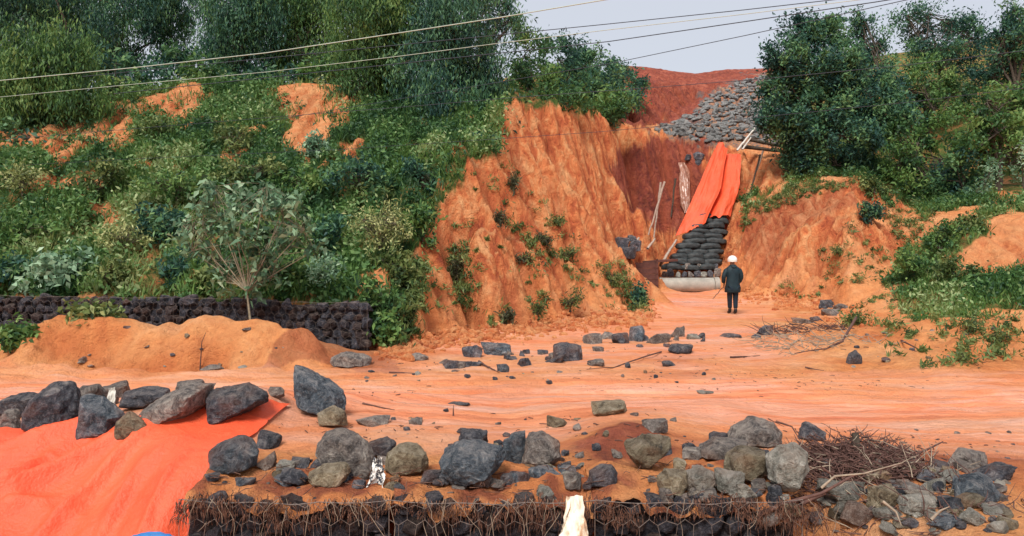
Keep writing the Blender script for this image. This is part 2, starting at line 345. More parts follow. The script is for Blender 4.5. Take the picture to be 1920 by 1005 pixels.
# bare bluff: vegetation rim, foot, spur
ln((745, 545, 16.1), (748, 505, 17.0), (800, 440, 18.4), (822, 372, 19.9), (870, 312, 20.7), (935, 298, 21.5), (944, 240, 23.8), (965, 190, 26.3))
ln((690, 668, 13.8), (720, 661, 14.3), (800, 645, 15.6), (900, 628, 17.25), (1000, 615, 18.8), (1100, 602, 20.7), (1180, 594, 22.0), (1225, 585, 23.8))
ln((818, 388, 19.5), (870, 436, 19.8), (905, 452, 20.0), (942, 472, 20.3), (992, 491, 20.9), (1040, 520, 21.5), (1100, 553, 22.2))
ln((797, 470, 17.9), (790, 520, 17.2), (786, 580, 16.2)); ln((845, 470, 19.4), (858, 520, 19.1), (868, 575, 18.4)); ln((898, 500, 18.5), (908, 560, 17.7))
ln((962, 330, 23.9), (985, 420, 23.5), (1030, 475, 23.2), (1085, 525, 23.2)); pt((955, 545, 18.6), (1010, 580, 19.3), (1075, 575, 20.9), (900, 370, 20.9), (930, 420, 21.2))
ln((955, 250, 24.3), (975, 305, 24.2), (1003, 350, 24.2), (1053, 405, 24.4), (1107, 442, 24.8), (1148, 490, 24.9), (1190, 533, 24.8), (1228, 578, 24.4))
pt((1140, 565, 23.0))
# upper ridge behind the spur and the inner face
ln((965, 190, 26.5), (1040, 201, 29), (1100, 213, 32), (1150, 233, 34), (1196, 249, 37.2), (1245, 256, 39.4), (1320, 270, 40), (1400, 288, 40), (1462, 292, 39.4))
ln((1040, 320, 27.4), (1100, 370, 28.5), (1140, 440, 29.2), (1150, 490, 29.0), (1180, 545, 27.8)); pt((1235, 556, 28.6), (1290, 553, 29.6), (1215, 552, 30.6), (1215, 575, 26))
pt((1060, 250, 29), (1110, 290, 31))
ln((1130, 290, 33), (1140, 345, 32.4), (1168, 392, 32.2), (1205, 425, 32.6), (1228, 442, 35.6))
ln((1175, 300, 36.8), (1190, 400, 36.3), (1240, 446, 36.2), (1290, 444, 36.0), (1330, 402, 36.8), (1372, 398, 36.6))
pt((1195, 482, 33.6), (1200, 549, 31.2), (1160, 500, 31.0), (1235, 524, 34.4), (1250, 500, 35.2), (1340, 515, 34.4))
ln((1240, 549, 32.6), (1290, 548, 33), (1345, 547, 33))
ln((1330, 300, 39.2), (1395, 300, 39.2))
# right side of the gully
ln((1345, 547, 33), (1400, 554, 30.6), (1450, 561, 28.4), (1500, 568, 26.7), (1560, 580, 24.2))
ln((1372, 400, 36.6), (1395, 350, 37.6), (1425, 320, 37.8), (1482, 282, 38))
ln((1362, 455, 34.6), (1378, 420, 34.6), (1400, 397, 34.2), (1440, 374, 33.8), (1500, 354, 33.2), (1560, 342, 32.8), (1612, 336, 32.4))
pt((1440, 340, 36), (1380, 500, 32.6), (1420, 450, 32.4), (1480, 420, 31.5), (1550, 390, 31.0))
ln((1450, 530, 29.0), (1500, 455, 28.8), (1545, 408, 29), (1590, 390, 28.8), (1640, 426, 28.2), (1680, 470, 27.2), (1700, 505, 26.0))
pt((1520, 520, 27), (1600, 500, 26), (1630, 545, 24.6), (1650, 420, 31), (1700, 425, 30))
ln((1690, 404, 31), (1745, 404, 28.4), (1840, 405, 26.6), (1920, 408, 25.4), (2200, 410, 25))
ln((1690, 530, 24.0), (1750, 520, 23.6), (1840, 512, 23), (1920, 508, 22.6), (2200, 500, 22.5))
pt((1800, 455, 24.8), (1880, 450, 24.4))
ln((1600, 588, 22.6), (1690, 592, 21.6), (1800, 590, 20.6), (1920, 592, 20), (2200, 600, 19.5))
ln((1560, 600, 20.6), (1640, 612, 16.6), (1720, 602, 15.7), (1800, 595, 15.3), (1860, 601, 15.1), (1920, 604, 14.9), (2200, 610, 14.7))
ln((1680, 605, 18.6), (1800, 600, 18.2), (1920, 604, 17.8), (2200, 612, 17.5))
ln((1420, 640, 16.2), (1550, 668, 13.9), (1640, 690, 12.5), (1760, 703, 11.75), (1920, 708, 11.5), (2200, 710, 11.4))
pt((1640, 648, 14.6), (1760, 645, 14.0), (1880, 652, 13.4))
# right hillside
ln((1482, 282, 38), (1620, 300, 37), (1740, 340, 35), (1860, 360, 31), (2000, 350, 29), (2300, 330, 30))
ln((1462, 240, 44), (1600, 215, 44), (1740, 200, 43), (1900, 200, 40), (2200, 160, 40))
ln((1440, 152, 57), (1520, 130, 60), (1640, 105, 60), (1800, 80, 60), (2000, 40, 60))
# upper gully
ln((1240, 250, 41.5), (1285, 235, 45), (1315, 205, 49), (1345, 178, 53), (1400, 148, 58), (1430, 135, 61))
ln((1170, 240, 42), (1215, 240, 43.5), (1255, 228, 47), (1300, 190, 52.5))
ln((1165, 175, 48), (1210, 158, 50.5), (1280, 160, 55), (1335, 152, 59.5))
ln((1165, 122, 60), (1200, 124, 62), (1250, 131, 63), (1300, 137, 65), (1360, 129, 64), (1430, 127, 63))
pt((1330, 250, 43), (1400, 225, 47), (1430, 190, 52), (1380, 250, 43.5), (1120, 205, 40), (1000, 160, 36), (1050, 130, 40), (1100, 128, 44), (1150, 160, 47), (960, 165, 31))
wl((3, 62, 12), (8, 72, 12)); wl((10, 70, 14), (20, 70, 15))

v2, ed2, fc2, ov, oe, of = delaunay_2d_cdt([Vector((c[0], c[1])) for c in ctrl], edges, [], 0, 1e-4)
zc = []
for i, v in enumerate(v2):
    if ov[i]: zc.append(sum(ctrl[k][2] for k in ov[i]) / len(ov[i]))
    else:
        ds = sorted(((v.x-c[0])**2 + (v.y-c[1])**2, c[2]) for c in ctrl)[:4]
        ww = [1/(d+1e-6) for d, _ in ds]; zc.append(sum(a*z for a, (_, z) in zip(ww, ds)) / sum(ww))
G = 0.1; X0, X1, Y0, Y1 = -34.0, 42.0, 1.0, 80.0
gx = np.arange(X0, X1 + 1e-6, G); gy = np.arange(Y0, Y1 + 1e-6, G)
Hh = np.full((len(gy), len(gx)), np.nan)
for f in fc2:
    (ax, ay), (bx, by), (cx, cy) = [(v2[i].x, v2[i].y) for i in f[:3]]; za, zb, zq = [zc[i] for i in f[:3]]
    i0 = max(0, int((min(ax, bx, cx) - X0) / G)); i1 = min(len(gx), int((max(ax, bx, cx) - X0) / G) + 2)
    j0 = max(0, int((min(ay, by, cy) - Y0) / G)); j1 = min(len(gy), int((max(ay, by, cy) - Y0) / G) + 2)
    den = (by - cy)*(ax - cx) + (cx - bx)*(ay - cy)
    if abs(den) < 1e-9 or i1 <= i0 or j1 <= j0: continue
    XX, YY = np.meshgrid(gx[i0:i1], gy[j0:j1])
    a = ((by - cy)*(XX - cx) + (cx - bx)*(YY - cy)) / den
    b = ((cy - ay)*(XX - cx) + (ax - cx)*(YY - cy)) / den
    c = 1 - a - b; k = (a >= -1e-4) & (b >= -1e-4) & (c >= -1e-4)
    sub = Hh[j0:j1, i0:i1]; sub[k] = (a*za + b*zb + c*zq)[k]
Hh = np.where(np.isnan(Hh), 0.0, Hh)
def blur(A, s):
    r = int(3*s) + 1; k = np.exp(-0.5*(np.arange(-r, r+1)/s)**2); k /= k.sum()
    B = np.pad(A, ((r, r), (0, 0)), 'edge'); B = sum(k[i]*B[i:i+A.shape[0]] for i in range(2*r+1))
    B = np.pad(B, ((0, 0), (r, r)), 'edge'); return sum(k[i]*B[:, i:i+A.shape[1]] for i in range(2*r+1))
B1 = blur(Hh, 1.1); B2 = blur(Hh, 3.5)
GX, GY = np.meshgrid(gx, gy)
far = np.clip((GY - 13) / 8, 0, 1)
# keep gabion steps crisp near, rounder far
H0 = B1 * (1 - 0.5*far) + B2 * 0.5*far
gyr, gxr = np.gradient(B2, G)
slope = np.sqrt(gxr**2 + gyr**2); steep = np.clip((slope - 0.28) / 0.6, 0, 1)
behind = (GY > 11.9)
rd = 1 - 2*np.abs(fbm(GX*0.55 + 0.25*GY, GY*0.35, o=3)); rd2 = 1 - 2*np.abs(fbm(GX*1.3 + 0.6*GY + 7, GY*0.7, o=3))
gmask = np.clip((GX + 4.2)/2.5, 0.25, 1)
H0 = H0 + behind * steep * gmask * (0.26*rd + 0.16*rd2 + 0.10*fbm(GX*2.1, GY*2.1, o=3))
H0 = H0 + 0.10*np.exp(-((GX-1.05)/0.42)**2 - ((GY-7.15)/0.35)**2)*(1+0.5*fbm(GX*4, GY*4, o=3))
H0 = H0 + 0.20*np.exp(-((GX+2.75)/0.55)**2 - ((GY-8.05)/0.5)**2)*(1+0.4*fbm(GX*3, GY*3, o=3))
heap = np.exp(-((GY-13.1)/1.2)**2)*np.clip((-GX-2.6)/1, 0, 1); H0 = H0 + heap*(0.13*fbm(GX*1.1, GY*1.1, o=4, g=.6) + 0.09*(1-2*np.abs(fbm(GX*1.9, GY*1.9, o=4, g=.6))))
bank = np.exp(-((GY-15)/2.4)**2)*np.clip((GX-4.5)/2, 0, 1); H0 = H0 + bank*(0.20*fbm(GX*0.7, GY*0.7, o=4, g=.6) + 0.08*(1-2*np.abs(fbm(GX*1.5, GY*1.5, o=3))))
def ridge(pts, wd, amp):
    global H0
    q = [P(*p)[:2] for p in pts]; best = np.full(H0.shape, 9.0)
    j0, j1 = int((min(p[1] for p in q)-3-Y0)/G), int((max(p[1] for p in q)+3-Y0)/G); i0, i1 = int((min(p[0] for p in q)-3-X0)/G), int((max(p[0] for p in q)+3-X0)/G)
    X_, Y_ = GX[j0:j1, i0:i1], GY[j0:j1, i0:i1]; bb = np.full(X_.shape, 9.0); wob = 0.35*fbm(X_*0.8, Y_*0.8, o=3)
    for (ax, ay), (bx, by) in zip(q[:-1], q[1:]):
        t = np.clip(((X_+wob-ax)*(bx-ax)+(Y_-ay)*(by-ay))/((bx-ax)**2+(by-ay)**2), 0, 1)
        bb = np.minimum(bb, np.hypot(X_+wob-ax-t*(bx-ax), Y_-ay-t*(by-ay)))
    H0[j0:j1, i0:i1] += amp*np.exp(-(bb/wd)**1.5)
ridge([(955, 250, 24.3), (975, 305, 24.2), (1003, 350, 24.2), (1053, 405, 24.4), (1107, 442, 24.8), (1148, 490, 24.9), (1190, 533, 24.8), (1225, 570, 24.4)], 0.55, 0.75)
ridge([(870, 325, 20.4), (905, 400, 20.3), (940, 450, 20.2), (992, 491, 20.6), (1040, 520, 21.2), (1090, 550, 21.8)], 0.45, 0.45)
ridge([(800, 450, 18.2), (795, 520, 17.0), (788, 590, 16.0)], 0.35, 0.40)
ridge([(905, 470, 19.4), (915, 540, 18.3), (935, 600, 17.4)], 0.35, 0.40); ridge([(1000, 505, 20.4), (1030, 560, 19.7)], 0.35, 0.35)
ridge([(1120, 270, 33), (1140, 345, 32.4), (1168, 392, 32.2), (1205, 425, 32.6), (1228, 442, 35.6)], 0.5, 0.7)
ridge([(1040, 215, 28.6), (1080, 270, 28.2), (1110, 330, 28.2), (1135, 400, 28.6)], 0.5, 0.6)
ridge([(850, 460, 19.0), (862, 520, 18.6), (872, 580, 17.9)], 0.35, -0.55); ridge([(955, 330, 22.6), (985, 420, 22.4), (1030, 478, 22.4), (1080, 525, 22.6)], 0.5, -0.6)
ridge([(1590, 392, 28.7), (1540, 412, 28.6), (1500, 455, 28.4), (1455, 525, 28.4)], 0.5, 0.5); ridge([(1600, 395, 28.2), (1600, 460, 26.8), (1610, 540, 25)], 0.5, 0.4); ridge([(1540, 430, 28), (1550, 500, 26.4), (1565, 560, 25)], 0.4, -0.4)
# rills: let drops run down the bare slopes and carve where they gather
flow = np.zeros_like(H0); sel0 = np.argwhere((steep > 0.15) & (GY > 11.5) & (GY < 62) & (GX > -16) & (GX < 24))
carve = np.zeros_like(H0)
for it in range(7):
    Z = H0 - carve; dy, dx = np.gradient(blur(Z, 0.8), G)
    s = sel0[rng.integers(0, len(sel0), 26000)]
    py_, px_ = s[:, 0] + rng.random(len(s)), s[:, 1] + rng.random(len(s)); vx = np.zeros(len(s)); vy = np.zeros(len(s))
    fl = np.zeros_like(H0)
    for st in range(70):
        iy = np.clip(py_.astype(int), 0, H0.shape[0]-1); ix = np.clip(px_.astype(int), 0, H0.shape[1]-1)
        gx_, gy_ = dx[iy, ix], dy[iy, ix]; g = np.sqrt(gx_**2 + gy_**2)
        alive = g > 0.12
        vx = 0.55*vx - gx_; vy = 0.55*vy - gy_; n = np.sqrt(vx**2 + vy**2) + 1e-9; vx /= n; vy /= n
        np.add.at(fl, (iy[alive], ix[alive]), 1.0)
        px_ = px_ + np.where(alive, vx, 0); py_ = py_ + np.where(alive, vy, 0)
    flow += fl
    q = np.log1p(blur(fl, 0.7) * 1.5)
    carve += 0.034 * q * np.clip(steep*1.3, 0, 1)
carve = np.minimum(carve, 0.75)
carve -= blur(carve, 6) * 0.75
Hg = H0 - carve * (1.0)
rill = np.clip((carve - 0.02) / 0.16, 0, 1) * steep
# small undulations everywhere
Hg += 0.02*fbm(GX*1.3, GY*1.3, o=4) * np.clip((GY - 6.3), 0, 1)

def bilin(A, x, y):
    fx = np.clip((x - X0)/G, 0, len(gx)-1.001); fy = np.clip((y - Y0)/G, 0, len(gy)-1.001)
    ix, iy = fx.astype(int), fy.astype(int); fx, fy = fx-ix, fy-iy
    return (A[iy, ix]*(1-fx)*(1-fy) + A[iy, ix+1]*fx*(1-fy) + A[iy+1, ix]*(1-fx)*fy + A[iy+1, ix+1]*fx*fy)
def bspl(A, x, y):
    fx = np.clip((x - X0)/G, 1, len(gx)-3.001); fy = np.clip((y - Y0)/G, 1, len(gy)-3.001)
    ix, iy = fx.astype(int), fy.astype(int); fx, fy = fx-ix, fy-iy
    def wts(t): return [(1-t)**3/6, (3*t**3-6*t**2+4)/6, (-3*t**3+3*t**2+3*t+1)/6, t**3/6]
    wx, wy = wts(fx), wts(fy); r = 0
    for j in range(4):
        for i in range(4): r = r + A[iy-1+j, ix-1+i]*wx[i]*wy[j]
    return r
# tensor grid, finer near the camera
ys = [-40, -15, -4, 0, 2, 3.5]; y = 4.2
while y < 70: ys.append(y); y += 0.018 + 0.0036*max(0, y-4) if y < 40 else 0.16
ys += [72, 76, 80, 95, 130, 200, 400, 900]
xs = []; x = 0
while x < 40: xs.append(x); x += 0.034 + 0.006*max(0, x-3)
xs += [44, 60, 100, 200, 500, 900]
xs = np.array([-v for v in xs[:0:-1]] + xs); ys = np.array(ys)
TX, TY = np.meshgrid(xs, ys)
def ground(x, y):
    x = np.asarray(x, float); y = np.asarray(y, float)
    z = bspl(Hg, x, y)
    nearm = np.clip(1 - (y - 4)/26, 0.15, 1)
    road = np.clip(1 - np.abs(y - 10.3)/2.2, 0, 1)
    z = z + 0.016*fbm(x*3.1, y*3.1, o=5, g=0.6)*np.clip(y-5.5, 0, 1)*(1 - 0.6*road)
    # long ruts left by wheels and water
    yy = y + 0.25*vnoise(x*0.25, y*0+3.3)
    z = z + road * (0.016*vnoise(x*0.22, yy*3.4) + 0.012*vnoise(x*0.5, yy*7.5))
    for k_, (yc, sl, am) in enumerate([(8.75, .02, .5), (9.35, .05, .8), (9.62, .05, .8), (10.15, -.01, 1), (10.5, -.01, 1), (11.0, .015, .8), (11.7, .01, .6), (12.4, -.03, .5)]):
        dd = (y - yc - sl*x - 0.10*vnoise(x*0.35+k_*7, x*0+k_) - 0.02*vnoise(x*2.1, x*0+k_))/0.075
        z = z - 0.028*am*np.exp(-dd**2) + 0.016*am*np.exp(-(np.abs(dd)-1.7)**2*1.6)
    st = bilin(steep, x, y)
    st = st * np.clip((y - 10.5)/1.5, 0, 1)
    z = z + st * (0.09*fbm(x*4.5, y*4.5, o=5, g=0.65) + 0.10*(1-2*np.abs(fbm(x*1.9+0.6*y, y*1.5-0.5*x, o=4, g=.6))) + 0.05*vnoise(x*0.3, z*3.6))
    return z
TZ = ground(TX, TY)
TZ = np.where(TY > 80, TZ - (TY-80)*0.05, TZ)
nx, ny = len(xs), len(ys)
V = np.stack([TX.ravel(), TY.ravel(), TZ.ravel()], 1)
ii = np.arange(nx*ny).reshape(ny, nx)
Q = np.stack([ii[:-1, :-1], ii[:-1, 1:], ii[1:, 1:], ii[1:, :-1]], -1).reshape(-1, 4)
def proj(V): 
    D = np.maximum(V[:, 1], 0.5); return 960 + V[:, 0]/D*F, HZ - (V[:, 2]-CZ)/D*F
px, py = proj(V); Yv = V[:, 1]
jx = px + 26*fbm(V[:, 0]*0.9, V[:, 1]*0.9, V[:, 2]*0.9); jy = py + 20*fbm(V[:, 0]*0.9+50, V[:, 1]*0.9, V[:, 2]*0.9)
GREEN = [
    [(-2000, 300), (60, 285), (200, 190), (360, 150), (640, 150), (965, 175), (945, 240), (935, 300), (870, 312), (820, 375), (800, 440), (745, 505), (740, 600), (700, 655), (690, 566), (-2000, 566)],
    [(1690, 592), (1688, 560), (1720, 535), (1800, 520), (1930, 512), (4000, 500), (4000, 600)],
    [(1670, 520), (1700, 470), (1760, 430), (1850, 415), (1870, 440), (1800, 480), (1760, 530)],
    [(1482, 285), (1440, 120), (4000, -300), (4000, 395), (1750, 398), (1680, 385), (1620, 330), (1560, 338), (1490, 350), (1400, 400), (1390, 385), (1470, 340)],
    [(955, 60), (1100, 60), (1215, 150), (1150, 225), (1100, 208), (965, 185)],
]
BARE = [
    [(55, 294), (140, 222), (205, 188), (262, 200), (235, 262), (120, 298)], [(250, 196), (370, 138), (395, 190), (340, 235), (285, 222)],
    [(512, 144), (658, 150), (655, 240), (560, 245), (520, 225)], [(525, 230), (645, 232), (615, 285), (590, 312), (520, 305)], [(0, 380), (120, 315), (120, 345), (60, 388)], [(430, 235), (500, 235), (490, 260), (440, 255)],
    [(120, 330), (190, 318), (200, 350), (130, 362)], [(395, 285), (470, 275), (480, 300), (410, 312)], [(230, 300), (290, 296), (285, 318), (235, 322)], [(655, 262), (700, 255), (700, 290), (660, 300)], [(160, 400), (215, 392), (215, 425), (165, 430)],
    [(1840, 385), (1880, 345), (1925, 365), (1920, 400)], [(660, 500), (740, 490), (738, 540), (670, 550)],
]
def greenmask(px, py, Y):
    g = np.zeros(px.shape, bool)
    for i, p in enumerate(GREEN): g |= inpoly(px, py, p) & ((Y > 14.6) if i != 1 else (Y > 18.5)) & ((Y < 47) if i == 0 else True)
    for p in BARE: g &= ~inpoly(px, py, p)
    g &= ~(inpoly(px, py, [(1165, 130), (1440, 130), (1440, 275), (1240, 250), (1160, 235)]) & (Y > 40) & (Y < 62) & (px < 1440))
    return g
grn = greenmask(jx, jy, Yv).astype(float)
grn[(Yv > 30) & (V[:, 0] < -2)] = 1; grn[(Yv > 60) & (V[:, 0] > 22)] = 1
st = bilin(steep, V[:, 0], V[:, 1])
redm = np.clip(st*1.4 + 0.15, 0, 1) * np.clip((Yv-14)/3, 0, 1)
fan = np.clip((V[:, 2] - 0.3 - 0.9*fbm(V[:, 0]*0.7, V[:, 1]*0.7, o=3))/1.3, 0, 1); redm *= 0.25 + 0.75*fan
wet = np.clip(1 - np.abs(Yv - 9.3 + 0.5*fbm(V[:, 0]*0.6, V[:, 1]*0.3, o=3))/3.0, 0, 1)**0.6 * np.clip(1 - st*3, 0, 1)
jw = 60*fbm(V[:, 0]*0.5+3, V[:, 1]*0.5, o=3)
wet2 = 0.90*np.clip((px+jw-660)/160, 0, 1)*np.clip((1560+jw*1.5-px)/180, 0, 1)*np.clip((Yv-11.5)/1.5, 0, 1)*(Yv < 36)*np.clip((0.34-V[:, 2])/0.12, 0, 1)*np.clip(1-st*2.5, 0, 1)
redm_n = np.clip(1.6*np.exp(-((V[:, 0]-1.05)/0.5)**2 - ((Yv-7.0)/0.42)**2), 0, 1)
wet = np.maximum(wet*0.95*(1-redm_n), wet2*(0.75+0.35*fbm(V[:, 0]*0.35, V[:, 1]*0.6, o=3)))
wet = np.clip(wet*(1+0.35*fbm(V[:, 0]*0.4, V[:, 1]*1.2, o=3)), 0, 1)*np.where(Yv < 6.6, 0.25, 1)
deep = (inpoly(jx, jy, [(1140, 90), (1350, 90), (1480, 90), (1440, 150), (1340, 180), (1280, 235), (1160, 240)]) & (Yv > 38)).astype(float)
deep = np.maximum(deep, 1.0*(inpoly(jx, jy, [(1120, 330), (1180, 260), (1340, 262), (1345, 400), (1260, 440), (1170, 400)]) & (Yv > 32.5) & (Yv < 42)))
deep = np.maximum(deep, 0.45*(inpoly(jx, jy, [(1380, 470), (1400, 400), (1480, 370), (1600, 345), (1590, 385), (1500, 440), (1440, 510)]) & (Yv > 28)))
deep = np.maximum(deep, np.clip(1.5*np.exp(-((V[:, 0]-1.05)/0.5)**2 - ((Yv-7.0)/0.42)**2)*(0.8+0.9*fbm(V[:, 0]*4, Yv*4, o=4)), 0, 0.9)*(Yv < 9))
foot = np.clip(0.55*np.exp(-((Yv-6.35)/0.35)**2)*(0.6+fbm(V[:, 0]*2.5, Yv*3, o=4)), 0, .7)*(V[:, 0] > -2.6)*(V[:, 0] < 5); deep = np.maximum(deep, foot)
deep = np.maximum(deep, 0.5*(inpoly(jx, jy, [(640, 560), (700, 560), (760, 700), (500, 690), (560, 610)]) & (Yv < 15)))
stony = (inpoly(jx, jy, [(1215, 250), (1262, 228), (1300, 208), (1330, 178), (1372, 155), (1442, 138), (1510, 150), (1500, 285), (1440, 276), (1330, 270)]) & (Yv > 38)).astype(float)
ril = bilin(rill, V[:, 0], V[:, 1])
zone = np.stack([redm, grn, wet, np.ones_like(wet)], 1)
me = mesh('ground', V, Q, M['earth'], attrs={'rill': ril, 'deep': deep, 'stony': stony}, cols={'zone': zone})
g = link('ground', me); tag(g, kind='structure')

def zat(x, y): return float(ground(np.array([x]), np.array([y]))[0])
def _under(px, py, D):
    X = (px-960)/F*D; z = CZ - (py-HZ)/F*D
    gz = ground(X, D); lid = (D > 5.60) & (D < 6.45) & (X > -2.55) & (X < 2.3)
    return X, z, np.where(lid, np.maximum(gz, 0.045 + 0.12*(D-5.65)), gz) >= z
_Dm = np.concatenate([np.arange(3.5, 8, 0.04), np.arange(8, 20, 0.08), np.arange(20, 80, 0.25)])
def hit(px, py, dmin=3.5):
    D = _Dm[_Dm >= dmin]; X, z, u = _under(px, py, D); i = int(np.argmax(u)) if u.any() else len(D)-1
    if i > 0:
        D2 = np.linspace(D[i-1], D[i], 10); X, z, u = _under(px, py, D2); i = int(np.argmax(u)) if u.any() else 9; D = D2
    return Vector((X[i], D[i], z[i]))
# ---------------------------------------------------------------- rocks
def ico(sub):
    bm = bmesh.new(); bmesh.ops.create_icosphere(bm, subdivisions=sub, radius=1)
    V = np.array([v.co[:] for v in bm.verts]); T = np.array([[v.index for v in f.verts] for f in bm.faces]); bm.free(); return V, T
ICO = {k: ico(k) for k in (2, 3, 4, 5)}
def rock_from_hull(pts, mat, seed, sub=4, rough=0.03, name='rock'):
    bm = bmesh.new()
    for p in pts: bm.verts.new(p)
    r = bmesh.ops.convex_hull(bm, input=list(bm.verts))
    bmesh.ops.delete(bm, geom=[e for e in set(r['geom_interior'] + r['geom_unused']) if isinstance(e, bmesh.types.BMVert)], context='VERTS')
    c = Vector((0, 0, 0))
    for p in pts: c += Vector(p)
    c /= len(pts)
    bmesh.ops.triangulate(bm, faces=bm.faces[:]); bm.normal_update()
    tree = BVHTree.FromBMesh(bm); bm.free()
    D, T = ICO[sub]; V = np.zeros_like(D)
    pa = np.array([tuple(p) for p in pts]); ext = pa.max(0) - pa.min(0); asp = ext / max(ext.max(), 1e-6)
    asp = np.maximum(asp, 0.35)
    for i, d in enumerate(D):
        dv = Vector((d[0]*asp[0], d[1]*asp[1], d[2]*asp[2])).normalized()
        h = tree.ray_cast(c, dv); V[i] = (h[0] if h[0] is not None else c)[:]
    s = float(np.mean(ext)); cc = np.array(c[:])
    o = seed * 13.7
    q = (V - cc) / s
    n = fbm(q[:, 0]*2.4 + o, q[:, 1]*2.4, q[:, 2]*2.4, o=4, g=0.55)
    rid = np.abs(fbm(q[:, 0]*3.3 - o, q[:, 1]*3.3 + 5, q[:, 2]*4.5, o=3))
    dirn = q / (np.linalg.norm(q, axis=1)[:, None] + 1e-6)
    n2 = fbm(q[:, 0]*9 + o, q[:, 1]*9, q[:, 2]*9, o=3, g=0.6)
    stp = fbm(q[:, 0]*1.8 - o, q[:, 1]*1.8, q[:, 2]*1.8, o=2)*3.0; stp = (np.floor(stp) + np.clip((stp-np.floor(stp))*4, 0, 1))/3.0      # broken ledges
    V = V + dirn * (s * (rough * (n - 0.9*rid + 0.3 + 1.1*stp) + 0.017*n2))[:, None]
    return mesh(name, V, T, M[mat] if isinstance(mat, str) else mat, smooth=False)
def random_hull(rg, w, d, h, n=11):
    """angular stone: points on a squashed box-ish shell, base flattened"""
    pts = []
    for i in range(n-2):
        v = rg.normal(size=3); v /= np.linalg.norm(v)
        v = np.sign(v) * np.abs(v)**0.65; v /= max(np.abs(v).max(), 1e-6); v *= rg.uniform(0.72, 1.0)
        pts.append((v[0]*w/2, v[1]*d/2, v[2]*h/2 + h/2))
    for a in range(5):
        t = a * 2*math.pi/5 + rg.uniform(0, 1); pts.append((math.cos(t)*w*0.40, math.sin(t)*d*0.40, rg.uniform(0, 0.08)*h))
    return pts
nrock = 0
def rock(px, py, wpx, hpx, mat, label, poly=None, rotz=None, sub=None, depth=0.8, sink=0.06, group=None, cat='rock', name='rock', D=None, lift=0.0, rough=0.032):
    """px,py: bottom centre in the photograph; its ground point gives the real distance"""
    global nrock; nrock += 1; rg = np.random.default_rng(1000 + nrock)
    p = hit(px, py) if D is None else Vector(P(px, py, D))
    k = p.y / F; w_, h_ = wpx*k, hpx*k
    if sub is None: sub = 5 if wpx > 105 else 4 if wpx > 34 else 3
    if poly:
        pts = []
        for (a, b) in poly:
            x, z = (a-px)*k, (py-b)*k
            pts.append((x, rg.uniform(-0.06, 0.06)*w_, z))
            cx, cz = 0, h_*0.42; fr = rg.uniform(0.50, 0.86)
            pts.append((cx + (x-cx)*fr, -w_*depth*rg.uniform(0.36, 0.5), max(0.0, cz + (z-cz)*fr*0.95)))
            fr = rg.uniform(0.5, 0.8)
            pts.append((cx + (x-cx)*fr, w_*depth*rg.uniform(0.36, 0.5), max(0.0, cz + (z-cz)*fr)))
    else:
        pts = random_hull(rg, w_, w_*depth, h_*1.05)
    me = rock_from_hull(pts, mat, nrock, sub, rough)
    o = link(name, me, loc=(p.x, p.y + w_*depth*0.30, p.z - h_*sink + lift))
    if rotz is None and not poly: rotz = rg.uniform(-0.25, 0.25)
    if rotz: o.rotation_euler[2] = rotz
    return tag(o, label, cat, group)

# ---------------------------------------------------------------- gabion walls (baskets of stones)
gv = []
for i in range(8):
    rg = np.random.default_rng(500+i)
    gv.append([rock_from_hull(random_hull(rg, 0.25, 0.2, 0.19), 'gstone' if i % 3 else 'gstone2', 500+i, 3, 0.05, 'stone'), None])
def hexwire(w, h, cell, r, wob=0.006, seed=0):
    """hexagonal netting in the XZ plane, with the netting folded over the top edge"""
    rg = np.random.default_rng(seed); paths = []; a = cell/2; b = cell*0.62
    nj = int(h/(b*1.5)) + 2; ni = int(w/cell) + 2
    def j(p): 
        s = math.sin(p[0]*31+p[2]*17)*wob + math.sin(p[0]*11-p[2]*23)*wob
        return (p[0]+s, p[1]+abs(s)*-2, p[2]+s)
    for J in range(nj):
        for I in range(ni):
            cx = I*cell + (J % 2)*a; cz = J*b*1.5
            q = [(cx, 0, cz+b), (cx+a, 0, cz+b/2), (cx+a, 0, cz-b/2), (cx, 0, cz-b)]
            for u, v in ((q[0], q[1]), (q[1], q[2]), (q[2], q[3])):
                if max(u[0], v[0]) > w+.001 or max(u[2], v[2]) > h+.001 or min(u[2], v[2]) < -.001 or min(u[0], v[0]) < -.001: continue
                paths.append(([j(u), j(v)], r))
    fr = r*1.6
    paths += [([(w*t/9, -0.012*(t%2), h-0.02*math.sin(math.pi*t/9)-0.008*((t*7)%3)) for t in range(10)], fr), ([(0, 0, 0), (0, 0, h)], fr), ([(w, 0, 0), (w, 0, h)], fr)]
    return tubes(paths, 4)
